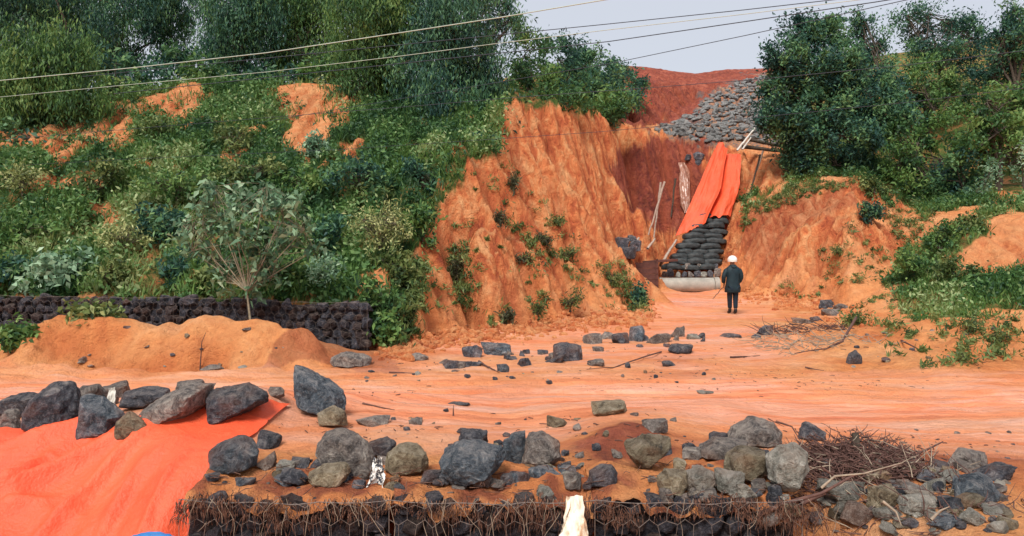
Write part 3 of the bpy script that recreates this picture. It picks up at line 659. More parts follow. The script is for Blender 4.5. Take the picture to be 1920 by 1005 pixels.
def gabion(p0, p1, zb, h, depth, label, group, cell, wr, sx, sy_, ssc, seed, zvis=0.0):
    """basket along p0->p1 (front face, left to right); zvis: lowest height where stones are worth building"""
    rg = np.random.default_rng(seed)
    d = Vector((p1[0]-p0[0], p1[1]-p0[1], 0)); L = d.length
    root = empty('gabion_basket', (p0[0], p0[1], zb), label, 'gabion', group); root.rotation_euler[2] = math.atan2(d.y, d.x)
    V, Qd = hexwire(L, h, cell, wr, seed=seed)
    V[:, 1] -= 0.015
    link('wire_netting', mesh('wire_netting', V, Qd, M['wire']), root)
    st = []
    nz = max(1, int(round((h-zvis)/sy_))); nxs = int(round(L/sx))
    for j in range(nz):
        for i in range(nxs):
            st.append(((i+0.5+(j % 2)*0.4+rg.uniform(-.2, .2))*sx, rg.uniform(0.10, 0.15)*ssc, zvis + (j+0.5)*(h-zvis)/nz + rg.uniform(-.02, .02)))
    st = st[:100]
    for (x, y, z) in st:
        o = link('stone', gv[rg.integers(0, 8)][0], root)
        x = min(max(x, 0.09), L-0.09)
        o.location = (x, y, z-0.09*ssc); o.rotation_euler = (rg.uniform(-.3, .3), rg.uniform(-.3, .3), rg.uniform(0, 6.3))
        s = ssc*rg.uniform(0.8, 1.15); o.scale = (s, s, s*rg.uniform(0.8, 1.05))
    # dark fill of small stones and silt behind the front stones
    n = 40; gxs = np.linspace(0.02, L-0.02, n); gzs = np.linspace(0, h-0.10, 14)
    A, B = np.meshgrid(gxs, gzs); Yf = 0.13*ssc + 0.03*fbm(A*9+seed, B*9)
    Vf = np.concatenate([np.stack([A.ravel(), Yf.ravel(), B.ravel()], 1), np.stack([gxs, np.full(n, depth), np.full(n, h-0.15)], 1)])
    idx = np.arange(n*14).reshape(14, n); Qf = np.stack([idx[:-1, :-1], idx[:-1, 1:], idx[1:, 1:], idx[1:, :-1]], -1).reshape(-1, 4)
    tb = n*14 + np.arange(n); Qt = np.stack([idx[-1, :-1], idx[-1, 1:], tb[1:], tb[:-1]], -1)
    link('stone_fill', mesh('stone_fill', Vf, np.concatenate([Qf, Qt]), M['gstone']), root)
    return root
# front wall, three baskets along the bottom edge of the picture
FX = [(-2.50, 5.62), (-0.92, 5.60), (0.62, 5.60), (2.18, 5.62)]
fl_ = ['rusty wire basket of dark stones beside the orange sheet', 'stone-filled wire basket left of the hanging white cloth', 'stone-filled wire basket below the boulders, right of the white cloth']
for i in range(3):
    gb = gabion(FX[i], FX[i+1], -0.9, 0.985, 0.62, fl_[i], 'gabion baskets along the near edge', 0.135, 0.0021, 0.185, 0.15, 0.88, 40+i, 0.30)
    # sand lying on the lid
    L = FX[i+1][0]-FX[i][0]; a, b = np.meshgrid(np.linspace(0, L, 60), np.linspace(0.05, 0.78, 30))
    t = (b-0.05)/0.73
    hgt = 0.945 + 0.09*t + 0.040*fbm(a*5+i*9, b*7, o=4) + 0.05*fbm(a*2.3+i*5, a*0+1, o=3)*(1-t) - (0.06+0.07*fbm(a*6+i*3, a*0+7, o=3))*(1-t)**5
    b = b - 0.035*(1-t)**6*(1+fbm(a*4+i, a*0+2, o=2))
    Vs = np.stack([a.ravel(), b.ravel(), hgt.ravel()], 1); idx = np.arange(1800).reshape(30, 60)
    Qs = np.stack([idx[:-1, :-1], idx[:-1, 1:], idx[1:, 1:], idx[1:, :-1]], -1).reshape(-1, 4)
    n = len(Vs)
    link('sand_layer', mesh('sand_layer', Vs, Qs, M['earth'], attrs={'rill': np.zeros(n), 'deep': np.clip(fbm(Vs[:, 0]*4+i*5, Vs[:, 1]*4)*1.2+0.15, 0, .8)}, cols={'zone': np.tile([0.1, 0, 0, 1], (n, 1))}), gb)
# far left wall, baskets from the left edge to the foot of the bluff
lab = ['outermost dark stone basket at the left edge, half behind sand', 'dark stone basket behind the crest of the left sand heap', 'dark stone basket left of the pale-leaved shrub trunk', 'dark stone basket behind the pale-leaved shrub trunk', 'last dark stone basket, beside the foot of the bare bluff']
A0, A1 = Vector((-12.6, 15.75)), Vector((-2.72, 14.05))
for i in range(5):
    a = A0.lerp(A1, i/5); b = A0.lerp(A1, (i+1)/5)
    gabion((a.x, a.y), (b.x, b.y), 0.02 - (0.05 if i == 4 else 0), 1.02, 0.9, lab[i], 'gabion baskets at the foot of the left slope', 0.15, 0.0018, 0.23, 0.175, 1.12, 60+i, 0.15)
# ---------------------------------------------------------------- rocks, near row, left to right
R = rock
R(20, 783, 90, 52, 'dark', 'dark wedge stone half cut by the left edge, behind the boulder row', [(-20, 783), (-20, 755), (10, 742), (45, 732), (70, 740), (66, 783)])
R(10, 806, 50, 40, 'grey', 'small brown stone low at the left edge of the orange sheet')
R(82, 815, 108, 102, 'dark', 'big rounded charcoal boulder, leftmost large one on the orange sheet', [(30, 805), (32, 770), (52, 738), (85, 718), (118, 714), (122, 745), (136, 775), (132, 806), (90, 817), (45, 816)])
R(140, 770, 90, 50, 'grey', 'grey stone peeking between the two leftmost large boulders')
R(180, 827, 85, 98, 'blue', 'upright blue-grey stone with a slanting top, left of the small tan stone', [(140, 825), (137, 790), (138, 745), (155, 736), (185, 745), (220, 775), (216, 800), (205, 827), (165, 829)])
R(238, 829, 62, 60, 'tan', 'small tan weathered stone between blue-grey stone and long grey slab', [(208, 826), (212, 790), (235, 770), (262, 790), (270, 805), (267, 828)])
R(205, 748, 80, 32, 'grey', 'flat grey stone behind the white rag in the left row')
R(262, 768, 92, 46, 'dark', 'dark flat stone behind the small tan stone, rag at its left', [(215, 765), (220, 735), (250, 726), (305, 730), (308, 742), (275, 768)])
R(320, 798, 150, 70, 'grey', 'long grey slab leaning up to the right in the left row', [(245, 785), (250, 770), (300, 748), (345, 722), (380, 722), (372, 760), (330, 790), (275, 808), (262, 800)])
R(355, 745, 66, 34, 'grey', 'light grey block behind the long leaning slab')
R(432, 795, 116, 78, 'dark', 'square black boulder with a flat top on the edge of the orange sheet', [(380, 775), (378, 735), (400, 722), (455, 715), (495, 738), (494, 755), (445, 778), (395, 797), (386, 795)])
R(512, 745, 44, 20, 'grey', 'small red-brown stone right of the square black boulder', cat='stone')
R(592, 778, 112, 98, 'blue', 'tall pointed boulder with a steep left peak, highest in the near rows', [(537, 750), (538, 715), (541, 678), (556, 682), (590, 700), (630, 730), (646, 752), (645, 775), (600, 776), (556, 762)])
R(622, 803, 56, 46, 'tan', 'ochre stone tucked under the tall pointed boulder', [(594, 798), (592, 775), (622, 757), (645, 772), (648, 800)])
R(430, 888, 92, 74, 'blue', 'mottled rounded boulder beside the right edge of the orange sheet', [(386, 880), (388, 848), (410, 828), (436, 816), (462, 830), (478, 850), (470, 875), (420, 890)])
R(496, 842, 50, 34, 'dark', 'upper purple-grey stone of the small pair right of the mottled boulder')
R(498, 880, 46, 44, 'grey', 'lower stone of the small pair right of the mottled boulder')
R(548, 910, 56, 34, 'dark', 'dark slate stone with a pale edge on the wall, left of the oval tan-grey stone', [(520, 895), (524, 878), (560, 885), (574, 898), (570, 912), (535, 910)])
R(612, 918, 84, 46, 'tan', 'oval grey-tan stone with scaly face at the rim of the wire baskets', [(574, 910), (573, 888), (600, 872), (645, 872), (655, 888), (640, 910), (600, 921)])
R(640, 890, 116, 88, 'grey', 'large brown-grey boulder leaning right, left of the patterned rag', [(587, 860), (585, 832), (602, 810), (635, 803), (665, 815), (692, 845), (702, 880), (697, 902), (660, 900), (650, 876), (600, 866)], D=None)
R(716, 862, 66, 42, 'dark', 'black stone wedged behind the patterned rag', [(684, 850), (690, 830), (720, 820), (742, 830), (735, 862)])
R(758, 892, 82, 66, 'tan', 'pale lichen-grey boulder right of the patterned rag', [(720, 880), (722, 850), (745, 832), (780, 835), (798, 848), (800, 885), (770, 895), (735, 893)])
R(810, 905, 46, 22, 'dark', 'small flat stone between pale boulder and slate boulder')
R(880, 912, 124, 76, 'blue', 'wide slate-blue boulder, left half of the middle cluster', [(826, 905), (820, 870), (828, 845), (870, 830), (900, 826), (944, 838), (945, 862), (920, 890), (870, 912), (840, 915)])
R(890, 832, 66, 30, 'dark', 'dark cracked stone lying across the wide slate-blue boulder', D=6.9)
R(963, 870, 44, 66, 'blue', 'narrow upright blue stone squeezed against the squared brown boulder', [(940, 868), (942, 825), (965, 808), (985, 805), (988, 850), (978, 878)])
R(1012, 875, 84, 72, 'grey', 'squared brown boulder with a pale split edge in the middle cluster', [(978, 868), (985, 830), (992, 810), (1020, 808), (1050, 830), (1054, 855), (1040, 872), (1000, 878)])
R(905, 912, 56, 36, 'grey', 'red-brown stone under the wide slate-blue boulder')
R(1022, 904, 62, 26, 'blue', 'low blue-streaked stone under the squared brown boulder')
R(975, 908, 46, 24, 'dark', 'low dark stone left of the blue-streaked one')
R(1130, 914, 60, 44, 'dark', 'round dark stone with a light cap, alone on the sand right of the hanging cloth', [(1100, 908), (1104, 885), (1130, 872), (1150, 872), (1160, 890), (1160, 912), (1115, 914)])
R(1100, 918, 24, 24, 'dark', 'tiny dark stone just left of the round light-capped stone')
R(1215, 885, 82, 70, 'tan', 'grey-brown boulder with pale top, tapering down like a tooth', [(1178, 850), (1172, 828), (1210, 812), (1262, 818), (1264, 838), (1240, 862), (1215, 890), (1200, 880)])
R(1232, 812, 56, 24, 'grey', 'low flat stone behind the tooth-shaped boulder')
R(1075, 918, 38, 34, 'grey', 'small round stone standing just behind the hanging white cloth')
R(1022, 934, 40, 18, 'pale', 'pale flat chip on the wall edge left of the hanging cloth')
R(1268, 932, 62, 56, 'tan', 'mossy brown stone at the left end of the right-hand cluster', [(1238, 928), (1234, 895), (1250, 880), (1290, 884), (1296, 910), (1280, 935)])
R(1320, 928, 66, 52, 'pale', 'yellowish split stone with a flat pale top', [(1285, 915), (1288, 885), (1320, 876), (1342, 885), (1345, 905), (1312, 932)])
R(1360, 865, 110, 46, 'grey', 'flat grey slab in front of the mossy dome of the right-hand cluster', [(1310, 860), (1316, 845), (1350, 825), (1410, 830), (1412, 858), (1380, 872)])
R(1425, 838, 120, 48, 'grey', 'broad dome stone at the top of the right-hand cluster', [(1365, 832), (1380, 805), (1420, 788), (1455, 795), (1475, 815), (1470, 838)])
R(1405, 902, 90, 66, 'tan', 'brown block under the dome stone, blue-black shadowed side', [(1362, 890), (1366, 850), (1400, 835), (1442, 842), (1446, 890), (1410, 905)])
R(1370, 925, 56, 42, 'pale', 'layered pale stone with split plates right of the yellowish stone')
R(1406, 935, 50, 24, 'pale', 'thin white flake lying on sand in front of the brown block')
R(1486, 924, 84, 92, 'pale', 'tall upright lichen-green stone beside the twig heap', [(1448, 900), (1445, 855), (1465, 838), (1500, 830), (1524, 850), (1522, 890), (1500, 922), (1475, 922)])
R(1527, 826, 50, 34, 'dark', 'dark striped wedge stone behind the lichen-green stone', [(1500, 824), (1508, 792), (1520, 790), (1552, 812), (1552, 828)])
R(1352, 832, 46, 20, 'dark', 'small dark stone resting against the dome stone')
for (x, y, w_, h_, mt, l) in [(548, 880, 30, 18, 'grey', 'small grey stone right of the stacked pair near the orange sheet'), (575, 872, 22, 12, 'dark', 'tiny dark stone in the sand between two boulders'), (395, 905, 34, 16, 'dark', 'dark chip at the left end of the wire baskets'), (455, 912, 40, 14, 'blue', 'flat blue-grey chip in front of the mottled boulder'),
  (672, 916, 34, 16, 'dark', 'dark chip in front of the large brown-grey boulder'), (850, 842, 26, 14, 'dark', 'small dark stone behind the slate-blue boulder'), (933, 915, 34, 16, 'grey', 'grey chip between slate-blue and squared brown boulder'), (1060, 880, 30, 14, 'dark', 'small dark stone right of the squared brown boulder'),
  (1085, 900, 30, 16, 'grey', 'small reddish stone left of the light-capped stone'), (1160, 860, 30, 20, 'grey', 'reddish stone buried in the red mound'), (1120, 845, 24, 14, 'dark', 'dark clod on the red mound'), (1250, 855, 34, 20, 'dark', 'dark stone tucked right of the tooth-shaped boulder'),
  (1225, 905, 24, 14, 'grey', 'small stone before the mossy brown stone'), (1300, 862, 40, 22, 'grey', 'reddish stone left of the flat grey slab'), (1335, 905, 30, 20, 'dark', 'dark stone in the gap beside the layered pale stone'), (1455, 930, 36, 20, 'dark', 'dark stone at the foot of the lichen-green stone'),
  (1425, 915, 30, 18, 'tan', 'small mossy stone between brown block and lichen-green stone'), (740, 905, 26, 12, 'tan', 'small tan chip by the patterned rag'), (790, 880, 26, 14, 'dark', 'dark chip right of the pale lichen-grey boulder'), (600, 880, 24, 12, 'grey', 'little stone left of the brown-grey boulder')]:
    R(x, y, w_, h_, mt, l)
rgs = np.random.default_rng(404)
for (x0, x1, y0, y1, n_, l, g_) in [(520, 830, 868, 925, 16, 'smaller stone wedged among the boulders left of the middle cluster', 'small stones, left part of the near row'), (830, 1080, 860, 922, 14, 'smaller stone wedged under the middle boulder cluster', 'small stones, middle of the near row'),
                                 (1230, 1480, 850, 945, 26, 'smaller broken stone packed into the right-hand cluster', 'small stones, right-hand cluster'), (830, 1320, 636, 690, 22, 'small dark stone in the stone line across the track', 'small stones across the track'), (60, 500, 735, 775, 9, 'small stone behind the left boulder row', 'small stones behind the left row')]:
    for i_ in range(n_):
        far_ = g_ == 'small stones across the track'
        x_ = rgs.uniform(x0, x1); y_ = (690 - (x_-830)*0.11 + rgs.normal()*7) if far_ else rgs.uniform(y0, y1)
        R(x_, y_, rgs.uniform(12, 30) if far_ else rgs.uniform(20, 46), rgs.uniform(7, 15) if far_ else rgs.uniform(14, 30), ['dark', 'grey', 'grey', 'tan', 'pale', 'blue'][rgs.integers(0, 2 if far_ else 6)], l, group=g_, cat='stone', sink=0.22, sub=3)
# right-hand rubble spread
rub = [
 (1655, 906, 70, 28, 'tan', 'square tan block below the long branch of the twig heap'), (1638, 888, 44, 24, 'grey', 'small grey cap stone on the square tan block'),
 (1590, 938, 92, 34, 'pale', 'long pale pointed slab right of the lichen-green stone'), (1662, 960, 56, 46, 'tan', 'brown leaning stone between two pale slabs'),
 (1672, 975, 60, 22, 'pale', 'thin pale slab sliding toward the camera'), (1735, 940, 60, 20, 'pale', 'yellow-topped flat slab in the right rubble'),
 (1732, 968, 66, 38, 'pale', 'greenish stone under the yellow-topped slab'), (1760, 922, 50, 26, 'pale', 'light chipped stone right of the branch fork'),
 (1818, 880, 92, 34, 'grey', 'long green-grey stone at the top of the right rubble'), (1872, 902, 76, 30, 'dark', 'dark tapering stone at the outer right of the rubble'),
 (1840, 940, 96, 44, 'blue', 'big blue slate slab near the right edge'), (1822, 954, 56, 26, 'tan', 'small square sandy block on the blue slate slab'),
 (1790, 905, 46, 24, 'pale', 'small mottled stone left of the green-grey one'), (1872, 968, 50, 26, 'pale', 'rounded striped stone by the sand at lower right'),
 (1792, 962, 50, 30, 'dark', 'dark stone between greenish stone and blue slab'), (1835, 985, 60, 30, 'pale', 'grey stone just above the bottom right sand'),
 (1590, 965, 60, 24, 'pale', 'low grey slab half in the red grit'), (1700, 990, 46, 22, 'tan', 'rounded brown stone at the bottom right corner of the rubble'),
 (1490, 968, 36, 24, 'tan', 'yellow chip in front of the roots below the lichen-green stone'), (1615, 985, 80, 40, 'grey', 'red-stained stone at the bottom below the low grey slab'),
 (1555, 905, 40, 22, 'dark', 'dark stone inside the twig heap'), (1710, 880, 60, 20, 'grey', 'dark stone behind the long branch'),
 (1750, 895, 40, 20, 'grey', 'pinkish stone behind the rubble, touching dark stone'), (1545, 985, 50, 24, 'dark', 'dark stone sunk at the bottom beside the roots'),
 (1880, 940, 40, 20, 'grey', 'small stone at the right tip of the blue slab'), (1775, 992, 70, 26, 'blue', 'blue-grey stone cut by the bottom edge, right part'),
 (1440, 985, 60, 24, 'grey', 'grey stone among the roots at the bottom right of the baskets'), (1700, 920, 44, 22, 'grey', 'grey angular stone in the middle of the rubble'),
]
for a in rub: R(*a, group='rubble at the right of the wall')
# ---------------------------------------------------------------- rocks, middle distance
mid = [
 (652, 688, 80, 34, 'grey', 'flat-topped grey stone at the foot of the near stone baskets', [(613, 686), (616, 668), (640, 657), (680, 660), (692, 668), (690, 686)]),
 (858, 690, 66, 24, 'dark', 'black low stone at the left of the middle row', None), (886, 670, 34, 24, 'dark', 'dark brown stone behind the black low stone', None),
 (930, 666, 66, 26, 'blue', 'blue-grey humped stone with a long tail', None), (1066, 676, 56, 38, 'dark', 'black box-shaped rock in the middle of the track', [(1038, 668), (1038, 640), (1062, 637), (1092, 642), (1093, 676), (1085, 676), (1070, 668), (1050, 674)]),
 (1038, 680, 36, 14, 'dark', 'flat dark stone in front of the box-shaped rock', None), (1112, 645, 40, 18, 'grey', 'brown stone right of the box-shaped rock', None),
 (1136, 636, 30, 14, 'grey', 'small brown stone, third from the box-shaped rock', None), (1166, 644, 36, 20, 'dark', 'speckled dark stone left of the tallest middle stone', None),
 (1197, 640, 34, 28, 'blue', 'teal rounded stone, highest of the middle row', None), (1232, 644, 62, 22, 'grey', 'long flat grey stone right of the teal one', None),
 (1276, 662, 48, 22, 'dark', 'dark four-sided block in front of the long flat stone', [(1252, 655), (1262, 642), (1302, 644), (1298, 662), (1262, 662)]),
 (1270, 632, 34, 20, 'grey', 'small grey stone behind the long flat one', None), (1300, 636, 26, 12, 'pale', 'pale brick-like stone at the right end of the middle row', None),
 (988, 686, 30, 14, 'dark', 'small dark stone between humped stone and box-shaped rock', None), (943, 698, 22, 16, 'blue', 'small blue stone beside the thin stick', None),
 (1120, 686, 40, 12, 'grey', 'thin brown stone right of the flat dark stone', None), (1258, 687, 28, 12, 'dark', 'little dark stone alone below the four-sided block', None),
 (1178, 690, 12, 10, 'dark', 'tiny stone on the wet track', None), (780, 676, 40, 12, 'grey', 'low brown stone on the left bank of the track', None),
 (1437, 628, 36, 20, 'dark', 'dark stone at the left end of the brushwood drift', None), (1420, 634, 18, 10, 'dark', 'small stone touching the dark stone by the drift', None),
 (1603, 682, 24, 34, 'dark', 'dark wedge stone standing at the end of the driftwood branch', [(1588, 682), (1594, 658), (1608, 650), (1617, 664), (1619, 682)]),
 (1556, 578, 30, 16, 'dark', 'dark stone of the heap at the slope foot, uppermost', None), (1580, 582, 28, 12, 'grey', 'pale-edged stone of the heap at the slope foot', None),
 (1560, 592, 36, 12, 'grey', 'flat stone lowest in the heap at the slope foot', None), (1535, 602, 22, 10, 'dark', 'small dark stone on the near side of the heap at the slope foot', None),
 (1510, 606, 40, 16, 'grey', 'mossy flat stone between the person and the brushwood drift', None), (1370, 632, 50, 7, 'dark', 'thin dark stones line left of the drift', None),
 (1145, 778, 84, 26, 'tan', 'speckled cobble patch raised out of the wet mud', None), (1045, 800, 44, 20, 'tan', 'curved brown stone in the mud behind the middle cluster', None),
 (700, 800, 60, 16, 'grey', 'flat grey stone right of the tall pointed boulder', None), (862, 760, 44, 10, 'dark', 'flat dark stone sunk in the wet mud', None),
 (778, 796, 30, 14, 'grey', 'flat stone at the left bank of the puddle', None), (1325, 738, 40, 8, 'pale', 'white foam-like stones in the wheel track', None),
 (150, 680, 16, 14, 'grey', 'round stone at the foot of the left sand heap', None), (236, 617, 16, 8, 'dark', 'small stone near the crest of the left sand heap', None),
 (392, 694, 60, 8, 'grey', 'flat driftwood-coloured stone on the track edge', None),
]
for a in mid:
    s_ = 1.0 if a[6] or a[2] > 60 or a[3] < 9 else 1.18
    R(a[0], a[1], a[2]*s_, a[3]*s_, a[4], a[5], poly=a[6], sink=0.15)
# loose pebbles, each a thing
pm = [rock_from_hull(random_hull(np.random.default_rng(900+i), 0.10, 0.09, 0.06), k, 900+i, 2, 0.05, 'pebble') for i, k in enumerate(['dark', 'grey', 'tan', 'dark', 'grey', 'pale'])]
def scatter_pebbles(n, boxpx, label, group, smin, smax, seed):
    rg = np.random.default_rng(seed); i = 0
    while i < n:
        x, y = rg.uniform(boxpx[0], boxpx[2]), rg.uniform(boxpx[1], boxpx[3])
        p = hit(x, y)
        o = link('pebble', pm[rg.integers(0, 6) if seed not in (5, 15) else (1, 2, 4, 5, 5, 3)[rg.integers(0, 6)]], loc=(p.x, p.y, p.z-0.012)); s = rg.uniform(smin, smax)**1.0
        o.scale = (s*rg.uniform(.8, 1.5), s, s*rg.uniform(.7, 1.1)); o.rotation_euler[2] = rg.uniform(0, 6.3)
        tag(o, label, 'pebble', group); i += 1
scatter_pebbles(26, (640, 690, 1400, 720), 'small loose stone on the far side of the wet track', 'pebbles beyond the track', 0.5, 1.3, 1)
scatter_pebbles(26, (640, 770, 1300, 850), 'small loose stone in the mud behind the near boulders', 'pebbles behind the near boulders', 0.4, 1.2, 2)
scatter_pebbles(18, (1600, 610, 1900, 690), 'small loose stone on the right sand bank', 'pebbles on the right sand bank', 0.5, 1.6, 3)
scatter_pebbles(14, (60, 610, 560, 690), 'small loose clod on the left sand heap', 'clods on the left sand heap', 0.5, 1.3, 4)
scatter_pebbles(95, (1545, 865, 1890, 1002), 'small loose stone filling gaps in the right rubble', 'chips in the right rubble', 0.6, 1.9, 5)
scatter_pebbles(30, (1240, 870, 1480, 940), 'small loose stone between the boulders of the right-hand cluster', 'chips in the right-hand cluster', 0.5, 1.3, 15)
scatter_pebbles(24, (820, 850, 1100, 920), 'small loose stone around the middle boulder cluster', 'chips in the middle cluster', 0.4, 1.2, 16)
scatter_pebbles(26, (1640, 800, 1900, 860), 'small loose stone in the gravelly trail above the right rubble', 'trail of chips above the right rubble', 0.25, 0.6, 6)
scatter_pebbles(24, (360, 890, 1400, 925), 'small loose stone on the sand covering the wire baskets', 'chips on the wire baskets', 0.3, 0.9, 7)
# ---------------------------------------------------------------- stone pitching on the upper slope
sm = [rock_from_hull(random_hull(np.random.default_rng(700+i), 0.56, 0.46, 0.24), 'slope', 700+i, 2, 0.05, 'stone') for i in range(7)]
PITCH = [(1225, 246), (1262, 232), (1300, 212), (1330, 182), (1372, 158), (1442, 142), (1500, 150), (1500, 285), (1440, 272), (1400, 262), (1330, 268), (1280, 262)]
rg = np.random.default_rng(5); cand = []
for Y in np.arange(39.5, 60.5, 0.40):
    for X in np.arange(6.5, 23, 0.42):
        x, yv = X + rg.uniform(-.2, .2), Y + rg.uniform(-.2, .2)
        z = zat(x, yv); a, b = proj(np.array([[x, yv, z]]))
        if inpoly(a, b, PITCH)[0]: cand.append((yv, x, z))
cand.sort()
def stone_xf(rg): return (rg.uniform(-.25, .25), rg.uniform(-.25, .25), rg.uniform(0, 6.3)), rg.uniform(0.75, 1.25)
for (yv, x, z) in cand[:170]:
    o = link('stone', sm[rg.integers(0, 7)], loc=(x, yv, z-0.02)); e, s = stone_xf(rg); o.rotation_euler = e; o.scale = (s, s, s)
    tag(o, 'grey block in the lower rows of the stone-pitched slope below the skyline', 'stone', 'stones laid on the upper slope')
VV, TT, n0 = [], [], 0
for (yv, x, z) in cand[170:]:
    m_ = sm[rg.integers(0, 7)]; a = np.array([v.co[:] for v in m_.vertices]); t = np.array([p.vertices[:] for p in m_.polygons])
    e, s = stone_xf(rg); c_, s_ = math.cos(e[2]), math.sin(e[2])
    a = a*s; a = np.stack([a[:, 0]*c_-a[:, 1]*s_, a[:, 0]*s_+a[:, 1]*c_, a[:, 2]], 1) + (x, yv, z-0.02)
    VV.append(a); TT.append(t+n0); n0 += len(a)
if VV: tag(link('stone_pitching', mesh('stone_pitching', np.concatenate(VV), np.concatenate(TT), M['slope'], smooth=False)), 'grey stones laid over the farther part of the upper slope', 'stones', kind='stuff')
# ---------------------------------------------------------------- orange sheets
def sheet(name, top, bot, nu, nv, zf, mat, label, cat, mid=None, parent=None):
    """top and bottom edges are world XY(Z) polylines; zf gives height"""
    def res(pl, n):
        pl = np.array(pl, float); d = np.r_[0, np.cumsum(np.linalg.norm(np.diff(pl, axis=0), axis=1))]
        t = np.linspace(0, d[-1], n); return np.stack([np.interp(t, d, pl[:, k]) for k in range(pl.shape[1])], 1)
    rows = [res(top, nu)] + ([res(mid, nu)] if mid is not None else []) + [res(bot, nu)]
    v = np.linspace(0, 1, nv)[:, None, None]
    if mid is None: Pm = rows[0][None]*(1-v) + rows[1][None]*v
    else:
        Pm = np.where(v < .5, rows[0][None]*(1-2*v) + rows[1][None]*2*v, rows[1][None]*(2-2*v) + rows[2][None]*(2*v-1))
    u = np.linspace(0, 1, nu)[None, :].repeat(nv, 0); vv = np.linspace(0, 1, nv)[:, None].repeat(nu, 1)
    Vx = zf(Pm, u, vv); idx = np.arange(nu*nv).reshape(nv, nu)
    Qx = np.stack([idx[:-1, :-1], idx[1:, :-1], idx[1:, 1:], idx[:-1, 1:]], -1).reshape(-1, 4)
    me = mesh(name, Vx.reshape(-1, 3), Qx, M[mat]); return tag(link(name, me, parent), label, cat)
def seg(P2, a, b, wd):
    a, b = np.array(a), np.array(b); ab = b-a; t = np.clip(((P2-a)@ab)/(ab@ab), 0, 1)
    d = np.linalg.norm(P2 - a - t[..., None]*ab, axis=-1); return np.exp(-(d/wd)**2) * np.clip(t*4, 0, 1)
def zf_near(Pm, u, v):
    X, Y = Pm[..., 0], Pm[..., 1]; Z = ground(X, Y); Z = np.maximum(Z, blur(Z, 3)) + 0.035
    P2 = Pm[..., :2]
    Z = Z + 0.075*seg(P2, (-2.9, 8.1), (-5.2, 6.6), 0.10) + 0.07*seg(P2, (-3.3, 7.7), (-4.6, 6.3), 0.08) + 0.06*seg(P2, (-3.0, 7.1), (-3.9, 5.5), 0.09)
    Z = Z + 0.06*seg(P2, (-4.6, 7.2), (-4.0, 5.4), 0.12) + 0.05*seg(P2, (-5.8, 7.2), (-6.2, 5.4), 0.10) + 0.05*seg(P2, (-6.0, 7.0), (-3.6, 6.3), 0.10)
    Z = Z + 0.012*fbm(X*1.1, Y*1.1, o=2, g=0.5)
    for (a_, b_, wd_, am_) in [((-3.0, 7.9), (-5.4, 6.7), .07, .06), ((-3.2, 7.5), (-4.9, 6.2), .06, .05), ((-3.4, 7.3), (-4.3, 5.3), .09, .09), ((-4.2, 7.2), (-5.0, 5.4), .08, .07), ((-3.3, 6.9), (-3.5, 5.3), .07, .05), ((-4.9, 7.2), (-4.6, 5.2), .06, .05),
                                ((-5.6, 7.1), (-4.4, 6.2), .05, .04), ((-2.9, 6.8), (-3.1, 5.3), .05, .05), ((-6.3, 6.9), (-5.2, 5.6), .09, .06), ((-3.9, 6.6), (-5.6, 5.9), .05, .045)]:
        Z = Z + 1.5*am_*seg(P2, a_, b_, wd_*0.85)
    cr_ = fbm(X*2.2+5, Y*2.2, o=2); Z = Z + 0.018*np.exp(-(cr_/0.06)**2) - 0.010*np.exp(-((fbm(X*1.5, Y*1.5+9, o=2)-.1)/0.05)**2)
    return np.stack([X, Y, Z], -1)
h1 = hit(0, 824); h2 = hit(270, 812); h3 = hit(370, 764); h4 = hit(500, 752); h5 = hit(545, 764)
topl = [(-9, 7.5), (h1.x, h1.y+.15), (h2.x, h2.y+.25), (h3.x, h3.y+.1), (h4.x, h4.y), (h5.x, h5.y)]
hr = hit(425, 848); h6 = hit(350, 893)
midl = [(-9, 6.3), (-4.4, 6.6), (-3.6, 6.75), (hr.x, hr.y)]
sheet('tarpaulin', topl, [(-9, 4.6), (-3.2, 4.6), (-2.54, 5.2)], 240, 130, zf_near, 'tarp', 'wide orange plastic sheet covering the bank at the lower left', 'tarpaulin',
      mid=[(-9, 6.1), (-5, 6.1), (-3.4, 6.3), (-2.62, 6.25)])
# sheet over the chute in the gully
def zf_chute(Pm, u, v):
    A = Pm.copy()
    A[..., 1] += -0.055*np.sin(u*15 + 2*v) * (0.35+v*0.65) - 0.30*np.exp(-((u-0.52)/0.035)**2) + 0.35*np.exp(-((u-0.60)/0.05)**2) + 0.06*fbm(u*9, v*5)
    A[..., 2] += 0.05*fbm(u*7+4, v*4) - 0.12*np.clip(v-.9, 0, 1)*10*np.abs(fbm(u*9, v*0+3))
    return A
ctop = [P(1342, 276, 38.1), P(1347, 266, 38.2), P(1356, 266, 38.2), P(1363, 288, 38.2), P(1376, 290, 38.2), P(1389, 289, 38.2)]
cmid = [P(1303, 362, 36.2), P(1322, 358, 36.1), P(1342, 355, 36.1), P(1352, 352, 36.2), P(1368, 350, 36.2), P(1387, 346, 36.4)]
cbot = [P(1266, 443, 34.7), P(1292, 432, 34.7), P(1318, 416, 34.9), P(1338, 405, 35.0), P(1355, 402, 35.0), P(1371, 402, 35.2)]
sheet('tarpaulin', ctop, cbot, 90, 60, zf_chute, 'tarp', 'narrow orange sheet hanging down the gully above the black sacks', 'tarpaulin', mid=cmid)
